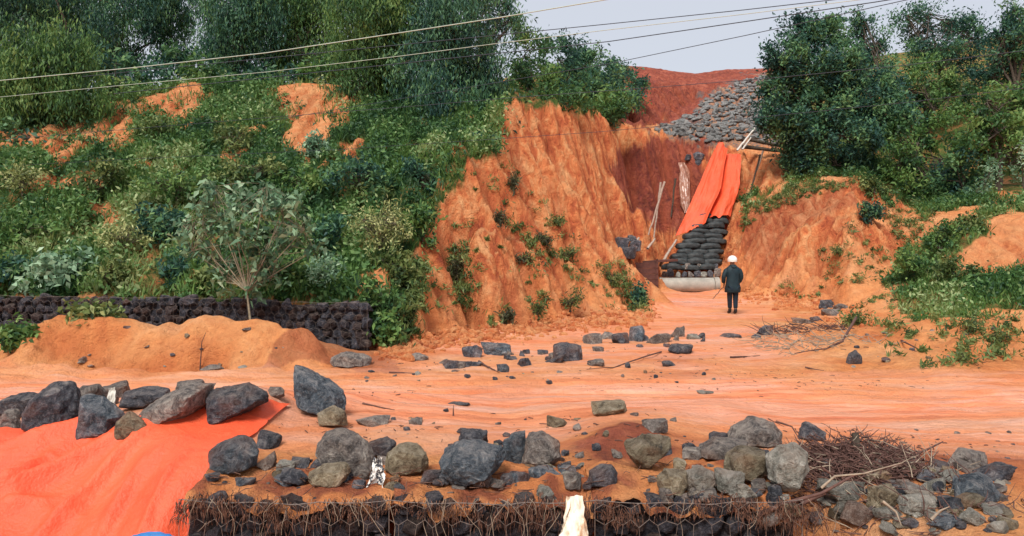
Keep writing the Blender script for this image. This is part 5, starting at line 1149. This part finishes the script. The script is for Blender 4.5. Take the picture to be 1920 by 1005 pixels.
TR('big dark broadleaf tree right of the gully with a ragged top', [(1500, 60, 42, 28), (1475, 110, 45, 40), (1545, 75, 40, 45), (1455, 110, 18, 14), (1570, 120, 50, 45), (1540, 150, 70, 40), (1470, 175, 45, 40), (1540, 210, 80, 45), (1620, 170, 60, 50), (1660, 210, 50, 45), (1480, 235, 55, 40), (1580, 255, 80, 40), (1510, 290, 45, 35), (1570, 310, 60, 32), (1440, 215, 25, 28), (1530, 335, 40, 18)], 34.5, base=(1545,), **{**BR, 'per': 22})
TR('narrow upright tree rising behind the big dark broadleaf tree', [(1618, 35, 15, 20), (1615, 70, 24, 20), (1645, 78, 22, 18), (1630, 110, 40, 30), (1650, 140, 40, 30)], 37.5, **BR)
TR('far dark tree group on the right skyline with open branches', [(1700, 30, 26, 12), (1740, 25, 30, 16), (1720, 60, 34, 28), (1785, 40, 30, 24), (1810, 55, 34, 30), (1835, 75, 28, 26), (1765, 95, 45, 30), (1800, 120, 50, 25), (1730, 100, 40, 30)], 44, **{**BR, 'cl': .6})
TR('layered dark tree at the upper right edge', [(1900, 15, 18, 18), (1895, 45, 30, 16), (1880, 75, 34, 18), (1870, 105, 40, 18), (1920, 60, 40, 50), (1900, 135, 50, 30), (1860, 145, 40, 22), (1950, 120, 50, 60)], 38, **BR)
MD = {**BR, 'mat': 'leaf_mid', 'leaf': (.21, .09)}
TR('light green bushy tree below the skyline group', [(1740, 150, 50, 35), (1780, 180, 50, 35), (1700, 170, 40, 30), (1750, 205, 60, 30)], 39, **MD)
TR('mid-green tree right of the big dark broadleaf tree', [(1680, 250, 45, 35), (1720, 270, 45, 40), (1690, 310, 45, 40), (1730, 330, 45, 40), (1770, 300, 40, 40), (1700, 370, 45, 28), (1760, 365, 40, 28)], 33, base=(1720,), **MD)
TR('yellow-green rounded tree near the right edge', [(1850, 190, 50, 35), (1900, 180, 45, 40), (1820, 230, 45, 35), (1870, 250, 60, 45), (1930, 250, 50, 60), (1830, 290, 45, 40), (1890, 310, 50, 35)], 31, base=(1870,), **MD)
TR('dark bushy tree between the mid-green and yellow-green trees', [(1800, 340, 50, 35), (1780, 370, 40, 22), (1830, 365, 40, 25), (1800, 310, 40, 30)], 31.5, **BR)
TR('pale feathery shrub in front of the dark bushy tree', [(1845, 335, 22, 25), (1830, 360, 22, 16), (1860, 310, 14, 16)], 29.5, name='shrub', cat='shrub', mat='leaf_pale', leaf=(.16, .06), per=9, lp=26, cl=.35, trunk=.04)
TR('pale green shrub high at the right edge', [(1910, 290, 22, 25), (1925, 325, 25, 20)], 28.5, name='shrub', cat='shrub', mat='leaf_pale', leaf=(.16, .06), per=9, lp=26, cl=.35, trunk=.04)
SH = dict(name='shrub', cat='shrub', trunk=.03)
def SB(label, x, y, rx, ry, mat, leaf=(.15, .07), per=44, lp=34, cl=.22, n=5, D=None, off=0.0, **k):
    """shrub whose foot stands on the ground seen at (x, y+ry)"""
    rg = np.random.default_rng(int(x*7+y))
    Dd = (hit(x, y+ry*0.9, 14.0 if y < 600 and x < 760 else 3.5).y if D is None else D) + off
    bl = [(x, y+ry*.2, rx*.62, ry*.7, 0)] + [(x+rg.uniform(-.55, .55)*rx, y+rg.uniform(-.5, .45)*ry, rx*rg.uniform(.3, .5), ry*rg.uniform(.3, .5)) for _ in range(n)]
    return TR(label, bl, Dd, base=(x,), mat=mat, leaf=leaf, per=per, lp=lp, cl=cl, **{**SH, **k})
# the big pale-leaved shrub with its stem in front of the stone baskets
cal = [(400, 380, 45, 30), (460, 370, 55, 32), (530, 390, 45, 35), (380, 430, 45, 32), (440, 430, 55, 40), (520, 440, 55, 40), (360, 470, 30, 20), (420, 490, 40, 25), (490, 490, 45, 30), (570, 430, 25, 30), (550, 380, 22, 16), (465, 540, 26, 20), (425, 530, 24, 20), (510, 520, 26, 22), (340, 420, 18, 16), (590, 470, 18, 18), (400, 350, 14, 12), (500, 350, 16, 12)]
TR('large pale-leaved shrub on a thin stem before the left stone baskets', cal, 14.0, base=(463,), name='shrub', cat='shrub', mat='leaf_milk', leaf=(.19, .085), per=100, lp=10, cl=.15, trunk=.028, bark='palebark', fill=.2, up=.5)
SBL = [
 ('yellowish feathery shrub above the right end of the stone baskets', 710, 430, 75, 75, 'leaf_yellow', dict(up=.8, leaf=(.11, .03), n=9)),
 ('pale yellow speckled shrub left of the large pale-leaved one', 235, 440, 58, 42, 'leaf_yellow', dict(leaf=(.10, .04))),
 ('bright green leafy bush at the far left', 50, 435, 75, 48, 'leaf_mid', {}),
 ('dull grey-green bush low at the left above the stones', 105, 505, 80, 48, 'leaf_pale', dict(leaf=(.16, .09), per=18, lp=22)),
 ('second dull grey-green bush, right of the first low one', 200, 512, 55, 45, 'leaf_olive', dict(leaf=(.12, .05))),
 ('fresh green bush right of the pale shrub stem', 525, 512, 62, 40, 'leaf_mid', {}),
 ('small pale round shrub just above the stone baskets', 605, 505, 42, 34, 'leaf_pale', dict(leaf=(.10, .05))),
 ('dark green bush between the two pale feathery shrubs', 610, 440, 42, 50, 'leaf_dark', {}),
 ('dark hollow bush left of the large pale-leaved shrub', 300, 415, 55, 45, 'leaf_dark', {}),
 ('mid-green bush on the upper middle of the left slope', 330, 345, 90, 45, 'leaf_mid', {}),
 ('olive bush above the large pale-leaved shrub', 460, 325, 80, 35, 'leaf_olive', {}),
 ('green bush right above the large pale-leaved shrub', 570, 340, 70, 38, 'leaf_mid', {}),
 ('shadowy bush under the drooping centre trees', 680, 330, 70, 42, 'leaf_dark', {}),
 ('dark shrub at the top rim of the bare bluff', 800, 335, 50, 42, 'leaf_dark', {}),
 ('olive speckled bush left of the mid-green slope bush', 185, 335, 60, 40, 'leaf_olive', {}),
 ('yellow-green bush at the left edge of the slope', 45, 335, 65, 38, 'leaf_yellow', dict(leaf=(.11, .045))),
 ('brownish bush on the left ridge', 270, 245, 60, 28, 'leaf_olive', {}),
 ('bush between the two upper bare patches', 430, 262, 60, 26, 'leaf_olive', {}),
 ('broad-leaved bright bush below the drooping trees', 765, 262, 52, 42, 'leaf_mid', dict(leaf=(.22, .11), per=16, D=25)),
 ('dark bush hanging at the corner of the bluff rim', 905, 272, 36, 34, 'leaf_dark', dict(D=22.6)),
 ('bush along the bluff edge, middle of the rim', 795, 420, 34, 55, 'leaf_mid', {}),
 ('bush at the lower bluff edge above the basket end', 735, 500, 40, 34, 'leaf_olive', {}),
 ('low green bush behind the end of the stone baskets', 715, 560, 45, 35, 'leaf_mid', {}),
 ('low bush at the foot of the bluff beside the baskets', 725, 620, 36, 30, 'leaf_mid', dict(D=14.5)),
 ('dark gap-filling bush low behind the stones', 330, 500, 55, 42, 'leaf_dark', {}),
 ('low olive bush left of the fresh green one', 400, 528, 50, 24, 'leaf_olive', {}),
 ('dark bush right of the far-left bright one', 20, 510, 50, 45, 'leaf_dark', {}),
 ('olive bush behind the yellowish feathery shrub', 690, 370, 60, 32, 'leaf_olive', {}),
 ('pale sprig bush on the slope below the upper scar', 590, 275, 30, 26, 'leaf_pale', {}),
 ('narrow pale shrub in the shade of the ridge', 462, 205, 10, 28, 'leaf_pale', dict(leaf=(.14, .05), D=27)),
 # on the bluff
 ('dark upright tuft in the groove of the bluff', 858, 500, 16, 38, 'leaf_dull', dict(off=-.1, leaf=(.14, .03), lp=14, per=40, cl=.16, up=.7, n=6)), ('small tuft high on the bluff', 938, 412, 9, 16, 'leaf_dull', dict(leaf=(.14, .03), lp=14, per=40, cl=.16, up=.7, n=6)),
 ('tuft in the middle of the bluff face', 1060, 478, 26, 17, 'leaf_olive', dict(leaf=(.14, .03), lp=14, per=40, cl=.16, up=.7, n=6)), ('dark tuft left of the middle one on the bluff', 1020, 448, 20, 14, 'leaf_dull', dict(leaf=(.14, .03), lp=14, per=40, cl=.16, up=.7, n=6)),
 ('rounded bush at the foot of the bluff', 1070, 566, 30, 17, 'leaf_olive', dict(leaf=(.14, .03), lp=14, per=40, cl=.16, up=.7, n=6)), ('grassy bush left of the rounded one at the bluff foot', 1005, 582, 20, 20, 'leaf_olive', dict(leaf=(.14, .03), lp=14, per=40, cl=.16, up=.7, n=6)),
 ('small dark bush leftmost at the bluff foot', 950, 592, 13, 12, 'leaf_dull', dict(leaf=(.14, .03), lp=14, per=40, cl=.16, up=.7, n=6)), ('olive bush near the tip of the spur', 1150, 518, 28, 22, 'leaf_olive', dict(leaf=(.14, .03), lp=14, per=40, cl=.16, up=.7, n=6)),
 ('dark bush hanging at the end of the spur', 1205, 560, 19, 34, 'leaf_dark', dict(D=23.7)), ('tiny bush high on the spur', 1045, 415, 12, 8, 'leaf_olive', dict(leaf=(.14, .03), lp=14, per=40, cl=.16, up=.7, n=6)),
 ('low dark tuft strip on the bluff', 980, 486, 28, 9, 'leaf_dull', dict(leaf=(.14, .03), lp=14, per=40, cl=.16, up=.7, n=6)), ('tuft by the groove of the spur', 962, 345, 7, 22, 'leaf_dull', dict(leaf=(.14, .03), lp=14, per=40, cl=.16, up=.7, n=6)),
 ('weedy tuft in the lower left of the bluff', 770, 585, 26, 24, 'leaf_olive', dict(leaf=(.14, .03), lp=14, per=40, cl=.16, up=.7, n=6)),
 # right
 ('loose yellow-green shrub on the right bank', 1765, 440, 52, 34, 'leaf_mid', dict(D=24.6)), ('shrub spreading down the left of the right bank', 1715, 490, 44, 30, 'leaf_mid', dict(D=23.6)),
 ('shrub at the top of the right bank', 1825, 418, 38, 18, 'leaf_olive', dict(D=25.4)), ('pale bush near the middle of the right bank', 1800, 500, 60, 16, 'leaf_olive', dict(D=22.8)),
 ('bush on the saddle behind the red mound', 1635, 402, 26, 22, 'leaf_dark', {}), ('small green bush at the foot of the right slope', 1608, 598, 24, 12, 'leaf_olive', dict(leaf=(.12, .04), lp=18)),
 ('thin tuft on the red mound', 1575, 470, 22, 9, 'leaf_olive', dict(leaf=(.14, .03), lp=14, per=40, cl=.16, up=.7, n=6)), ('little tuft on the right sand crest', 1822, 612, 14, 12, 'leaf_olive', dict(leaf=(.12, .03), lp=14)),
 ('green creeping plant on the right sand bank', 1875, 632, 34, 8, 'leaf_olive', dict(leaf=(.12, .03), lp=14)), ('small creeping plant below the other on the right bank', 1805, 672, 16, 7, 'leaf_olive', dict(leaf=(.12, .03), lp=14)),
 ('grassy tuft at the left end of the left sand heap', 32, 634, 30, 14, 'leaf_mid', {}), ('weeds along the crest of the left sand heap', 175, 596, 60, 7, 'leaf_olive', dict(D=13.4)),
 ('dark shrub beneath the big broadleaf tree, at the slope edge', 1490, 318, 22, 22, 'leaf_dark', dict(D=36)), ('dark bush along the shelf above the red mound', 1640, 350, 30, 25, 'leaf_olive', {}),
]
for (l, x, y, rx, ry, mt, k) in SBL: SB(l, x, y, rx, ry, mt, **k)
# ---------------------------------------------------------------- undergrowth and grass
rg = np.random.default_rng(77); n = 260000
Xs = np.concatenate([rg.uniform(-18, 0, n), rg.uniform(2, 20, n)]); Ys = np.concatenate([rg.uniform(14.6, 34, n), rg.uniform(18, 46, n)])
Zs = ground(Xs, Ys); W3 = np.stack([Xs, Ys, Zs], 1); a, b = proj(W3)
ja = a + 26*fbm(Xs*0.9, Ys*0.9, Zs*0.9); jb = b + 20*fbm(Xs*0.9+50, Ys*0.9, Zs*0.9)
gk = greenmask(ja, jb, Ys); bk = np.zeros(gk.shape, bool)
for p_ in BARE: bk |= inpoly(ja, jb, p_)
k = (gk | (bk & (rg.random(len(Xs)) < .10) & (fbm(Xs*1.1, Ys*1.1) > -.1))) & (a > -80) & (a < 2000); W3 = W3[k]; ja, jb, a, b = ja[k], jb[k], a[k], b[k]
dens = fbm(W3[:, 0]*0.8, W3[:, 1]*0.8, o=3); k = rg.random(len(W3)) < np.clip(0.75 + dens, 0.12, 1)
W3 = W3[k]; a = a[k]; b = b[k]
n = min(len(W3), 190000); W3 = W3[:n]; a = a[:n]; b = b[:n]
grassy = ((a > 1680) & (b > 520)); hgt = np.where(grassy, .26, .34)*rg.uniform(.5, 1.3, n)
dirs = rg.normal(size=(n, 3))*np.array([.45, .45, .1]) + np.array([0, 0, 1.0])
tint = np.clip(0.46 + 0.42*fbm(W3[:, 0]*0.5+9, W3[:, 1]*0.5, o=3) + rg.normal(size=n)*.15, 0, 1)
ctr = W3 + dirs*hgt[:, None]*.35
gm = leafmesh('grass', ctr, dirs, 0.34, 0.035, 'grass', tint, 5); tag(link('grass', gm), 'tall grass and weeds covering the slopes', 'grass', kind='stuff')
idx = rg.choice(n, 9000); C_, T_, Dd_ = [], [], []
for i in idx:
    c = W3[i]; m_ = rg.integers(10, 30); r_ = rg.uniform(.12, .38); q = rg.normal(size=(m_, 3))*0.5*r_; q[:, 2] = np.abs(q[:, 2])*1.3
    C_.append(c+q); T_.append(np.full(m_, tint[i]+rg.normal()*.15) + rg.normal(size=m_)*.1)
C_ = np.concatenate(C_); T_ = np.clip(np.concatenate(T_), 0, 1)
um = leafmesh('undergrowth', C_, rg.normal(size=C_.shape), .14, .07, 'weed', T_, 6); tag(link('undergrowth', um), 'low leafy undergrowth between the shrubs on the slopes', 'undergrowth', kind='stuff')
rg = np.random.default_rng(88); C_, T_ = [], []
for (poly, nn) in (([(760, 600), (800, 470), (870, 330), (960, 300), (1050, 420), (1190, 550), (1150, 590), (900, 620)], 70), ([(930, 400), (1000, 440), (1100, 500), (1120, 540), (1000, 500)], 45), ([(1120, 500), (1160, 490), (1225, 585), (1180, 590)], 60),
                   ([(1400, 395), (1500, 345), (1620, 335), (1600, 350), (1430, 400), (1390, 440)], 160), ([(1440, 560), (1600, 420), (1680, 500), (1680, 590)], 60), ([(840, 460), (880, 460), (885, 580), (850, 570)], 60), ([(745, 480), (800, 500), (780, 640), (720, 655)], 160), ([(1640, 390), (1760, 400), (1700, 470)], 60), ([(1590, 600), (1920, 590), (1920, 680), (1700, 690)], 50)):
    xs_ = [p_[0] for p_ in poly]; ys_ = [p_[1] for p_ in poly]; c_ = 0
    while c_ < nn:
        x, y = rg.uniform(min(xs_), max(xs_)), rg.uniform(min(ys_), max(ys_))
        if not inpoly(np.array([x]), np.array([y]), poly)[0]: continue
        c_ += 1; q = hit(x, y, 12); m_ = rg.integers(12, 50); r_ = rg.uniform(.06, .26); g_ = rg.normal(size=(m_, 3))*.5*r_; g_[:, 2] = np.abs(g_[:, 2])
        C_.append(np.array(q) + g_); T_.append(np.full(m_, rg.uniform(.2, .8)) + rg.normal(size=m_)*.1)
C_ = np.concatenate(C_); wm = leafmesh('weeds', C_, rg.normal(size=C_.shape) + np.array([0, 0, .8]), .16, .035, 'leaf_olive', np.clip(np.concatenate(T_), 0, 1), 9); tag(link('weeds', wm), 'sparse weeds dotted over the bare slopes', 'weeds', kind='stuff')
rg = np.random.default_rng(93); VV, TT, n0 = [], [], 0
foot = [(720, 662), (800, 645), (900, 629), (1000, 616), (1100, 603), (1180, 595), (1225, 586)]; foot2 = [(1380, 553), (1450, 562), (1500, 570), (1560, 582), (1640, 600)]
for i in range(1500):
    f_ = foot if i % 3 else foot2; q_ = rg.uniform(0, len(f_)-1.01); j_ = int(q_); x = f_[j_][0]*(1-q_+j_) + f_[j_+1][0]*(q_-j_); y = f_[j_][1]*(1-q_+j_) + f_[j_+1][1]*(q_-j_)
    q = hit(x + rg.normal()*8, y - rg.normal()*9, 12); V_, T_ = ICO[2]; s = abs(rg.normal())*.035 + .02
    V_ = V_*s*rg.uniform(.6, 1.3, 3)*(1 + .3*rg.random((len(V_), 1))); VV.append(V_ + np.array(q)); TT.append(T_ + n0); n0 += len(V_)
VV = np.concatenate(VV); n_ = len(VV)
tag(link('crumbled_earth', mesh('crumbled_earth', VV, np.concatenate(TT), M['earth'], attrs={'rill': np.zeros(n_), 'deep': np.zeros(n_), 'stony': np.zeros(n_)}, cols={'zone': np.tile([.8, 0, 0, 1], (n_, 1))}, smooth=False)), 'crumbs of red earth fallen along the foot of the bare slopes', 'earth crumbs', kind='stuff')
paths = []
cl_ = [(rg.uniform(500, 1850), rg.choice([650, 680, 700, 720, 800, 830, 860]) + rg.normal()*8) for _ in range(26)]
for i in range(520):
    c_ = cl_[rg.integers(0, 26)]; x, y = c_[0] + rg.normal()*90, c_[1] + rg.normal()*10; q = hit(x, y, 5)
    if q.z > 0.5: continue
    a_ = rg.uniform(0, 3.14); L = rg.uniform(.01, .10); d = Vector((math.cos(a_)*L, math.sin(a_)*L, 0)); q.z += .006
    paths.append(([q, q + d*.5 + Vector((0, rg.normal()*.01, .004)), q + d], rg.uniform(.002, .007)))
V_, Q_ = tubes(paths, 3); tag(link('twig_flecks', mesh('twig_flecks', V_, Q_, M['stick'])), 'dark flecks of twig and bark scattered over the mud', 'litter', kind='stuff')
# ---------------------------------------------------------------- overhead cables
def cable(label, pts, h, r, mat):
    """pts: where the cable passes, all at height h above eye level"""
    w3 = [Vector(P(x, y, h/((HZ-y)/F))) for x, y in pts]
    a0, a1 = w3[0] + (w3[0]-w3[1]).normalized()*12, w3[-1] + (w3[-1]-w3[-2]).normalized()*10
    q = [a0]; 
    w3 = [a0] + w3 + [a1]; n = []
    for i in range(len(w3)-1):
        for t in (0, .25, .5, .75): n.append(w3[i].lerp(w3[i+1], t))
    n.append(w3[-1])
    V_, Q_ = tubes([(n, r)], 6); o0 = np.array(n[0]); return tag(link('power_cable', mesh('power_cable', V_-o0, Q_, M[mat]), loc=n[0]), label, 'cable', 'overhead cables')
cable('pale upper cable crossing the left trees, highest on the left', [(0, 151), (250, 127), (500, 99), (760, 60), (936, 33), (1126, 1)], 4.0, .009, 'cablew')
cable('second pale cable on the left, just below the highest one', [(0, 182), (250, 158), (500, 135), (760, 104), (936, 81), (1140, 56), (1400, 26), (1600, 1)], 4.0, .006, 'cablew')
cable('dark cable leaving the centre tree near the top of the sky', [(960, 63), (1140, 45), (1400, 18), (1550, 1)], 4.6, .008, 'cable')
cable('dark cable third from the top in the sky', [(960, 97), (1140, 78), (1400, 40), (1640, 4), (1665, 0)], 4.4, .009, 'cable')
cable('lowest dark cable in the open sky, above the saddle', [(960, 150), (1150, 118), (1400, 66), (1690, 2)], 4.2, .007, 'cable')
cable('thin dark cable crossing the bare scar and the upper gully', [(0, 262), (534, 218), (777, 199), (960, 183), (1212, 165), (1441, 147), (1700, 122), (1920, 95)], 2.9, .005, 'cable')
cable('lowest thin dark cable crossing the bare bluff', [(0, 312), (250, 298), (640, 280), (940, 260), (1126, 247), (1400, 222), (1700, 192), (1920, 165)], 2.3, .004, 'cable')
# ---------------------------------------------------------------- person walking away
def skin(name, joints, bones, mat, sub=2, parent=None):
    me = bpy.data.meshes.new(name); me.from_pydata([j[0] for j in joints], bones, []); o = bpy.data.objects.new(name, me); C.objects.link(o)
    md = o.modifiers.new('s', 'SKIN'); md.use_smooth_shade = True
    for i, j in enumerate(joints):
        sv = me.skin_vertices[0].data[i]; r = j[1]; sv.radius = (r, r) if np.isscalar(r) else r
    me.skin_vertices[0].data[0].use_root = True
    s = o.modifiers.new('u', 'SUBSURF'); s.levels = sub; s.render_levels = sub
    dg = bpy.context.evaluated_depsgraph_get(); ev = bpy.data.meshes.new_from_object(o.evaluated_get(dg)); bpy.data.objects.remove(o)
    ev.materials.clear(); ev.materials.append(M[mat]); ev.name = name
    for p_ in ev.polygons: p_.use_smooth = True
    return link(name, ev, parent)
fp = hit(1374, 589); px0 = Vector((fp.x, fp.y, fp.z))
per = empty('person', px0, 'person in dark hooded raincoat and white helmet walking up the muddy track', 'person')
# body: pelvis 0, spine, neck, head, arms, legs (z up, facing +Y)
J = [((0, 0, .90), (.13, .10)), ((0, 0, 1.10), (.13, .10)), ((0, .02, 1.32), (.155, .10)), ((0, .03, 1.44), (.06, .06)), ((0, .05, 1.53), (.075, .085)), ((0, .055, 1.63), (.075, .09)),
     ((.17, .02, 1.37), .055), ((.235, .01, 1.12), .043), ((.215, .10, .90), .032),
     ((-.17, .02, 1.37), .055), ((-.25, -.01, 1.12), .043), ((-.235, .10, .90), .032),
     ((.085, 0, .84), (.085, .085)), ((.085, .03, .48), .06), ((.075, -.03, .10), .042), ((.08, .06, .035), (.04, .03)), ((.085, .15, .03), (.035, .025)),
     ((-.085, 0, .84), (.085, .085)), ((-.075, .06, .48), .06), ((-.06, .10, .10), .042), ((-.065, .20, .035), (.04, .03)), ((-.07, .28, .03), (.035, .025))]
Bn = [(0, 1), (1, 2), (2, 3), (3, 4), (4, 5), (2, 6), (6, 7), (7, 8), (2, 9), (9, 10), (10, 11), (0, 12), (12, 13), (13, 14), (14, 15), (15, 16), (0, 17), (17, 18), (18, 19), (19, 20), (20, 21)]
for sgn, wst in ((1, (.215, .10, .90)), (-1, (-.235, .10, .90))):
    wi = 8 if sgn > 0 else 11; pi_ = len(J); J.append(((wst[0], wst[1]+.04, wst[2]-.06), (.030, .018))); Bn.append((wi, pi_))
    for f in range(4):
        o_ = (f-1.5)*.017; a_ = len(J); J.append(((wst[0]-.01*sgn, wst[1]+.05+o_, wst[2]-.115), .009)); J.append(((wst[0]-.03*sgn, wst[1]+.05+o_, wst[2]-.145+abs(o_)*.5), .008)); J.append(((wst[0]-.045*sgn, wst[1]+.05+o_, wst[2]-.125), .007))
        Bn += [(pi_, a_), (a_, a_+1), (a_+1, a_+2)]
    a_ = len(J); J.append(((wst[0]-.02*sgn, wst[1]+.085, wst[2]-.075), .010)); J.append(((wst[0]-.035*sgn, wst[1]+.095, wst[2]-.11), .008)); Bn += [(pi_, a_), (a_, a_+1)]
skin('body', J, Bn, 'skin', 2, per)
def loft(name, rings, mat, n=28, wr=0.0, sd=0.0):
    V_ = []
    for (x, y, z, rx, ry) in rings:
        for k in range(n):
            t = 2*math.pi*k/n; f_ = 1 + wr*math.sin(5*t + z*9 + sd) * (1.4 - z) + wr*.6*math.sin(9*t - z*14)
            V_.append((x + rx*math.copysign(abs(math.cos(t))**.85, math.cos(t))*f_, y + ry*math.sin(t)*f_, z))
    Q_ = [(r_*n+k, r_*n+(k+1) % n, (r_+1)*n+(k+1) % n, (r_+1)*n+k) for r_ in range(len(rings)-1) for k in range(n)]
    return link(name, mesh(name, V_, Q_, M[mat]), per)
loft('raincoat', [(0, .02, .66, .225, .165), (0, .02, .67, .235, .175), (.005, .015, .80, .228, .165), (0, .01, .95, .205, .150), (0, 0, 1.08, .190, .140), (0, 0, 1.20, .200, .140), (0, -.005, 1.32, .222, .140), (0, 0, 1.39, .205, .125), (0, .01, 1.44, .145, .105), (0, .02, 1.48, .095, .09), (0, .02, 1.50, .080, .08)], 'jacket', wr=.07)
for s_, (e_, w_) in ((1, ((.265, -.01, 1.13), (.225, .09, .95))), (-1, ((-.285, -.03, 1.13), (-.265, .08, .93)))):
    skin('sleeve', [((.165*s_, .0, 1.385), .082), ((.225*s_, -.01, 1.28), .080), (e_, .072), (w_, .060)], [(0, 1), (1, 2), (2, 3)], 'jacket', 2, per)
skin('hood', [((0, -.085, 1.46), (.12, .06)), ((.07, -.075, 1.45), (.06, .05)), ((-.07, -.075, 1.45), (.06, .05)), ((0, -.125, 1.37), (.075, .045))], [(0, 1), (0, 2), (0, 3)], 'jacket', 2, per)
skin('trousers', [((0, 0, .86), (.15, .12)), ((.09, 0, .78), .105), ((.088, .03, .48), .082), ((.078, -.02, .15), .066), ((-.09, 0, .78), .105), ((-.078, .06, .48), .082), ((-.062, .09, .15), .066)],
     [(0, 1), (1, 2), (2, 3), (0, 4), (4, 5), (5, 6)], 'trouser', 2, per)
for (a, b, c) in (((.076, -.03, .18), (.076, -.02, .06), (.085, .15, .045)), ((-.06, .09, .18), (-.062, .11, .06), (-.07, .27, .045))):
    skin('boot', [(a, .055), (b, .055), (c, (.045, .038))], [(0, 1), (1, 2)], 'boot', 2, per)
D_, T_ = ICO[4]; V_ = D_*np.array([.142, .160, .135]); V_[:, 2] = np.where(D_[:, 2] < -.45, -.061 + (D_[:, 2]+.45)*.02, V_[:, 2])
br = (D_[:, 2] < -.36) & (D_[:, 2] > -.5); V_[br, :2] *= 1.10
hl = link('helmet', mesh('helmet', V_, T_, M['leather']), per, (0, .045, 1.645))
pole((px0.x-.26, px0.y+.12, px0.z+.74+.06), (px0.x-.62, px0.y-.05, px0.z+.47), .013, 'stick', 'thin crooked stick held by the person, pointing down left', 'stick', 'stick', .05, 6, .8)
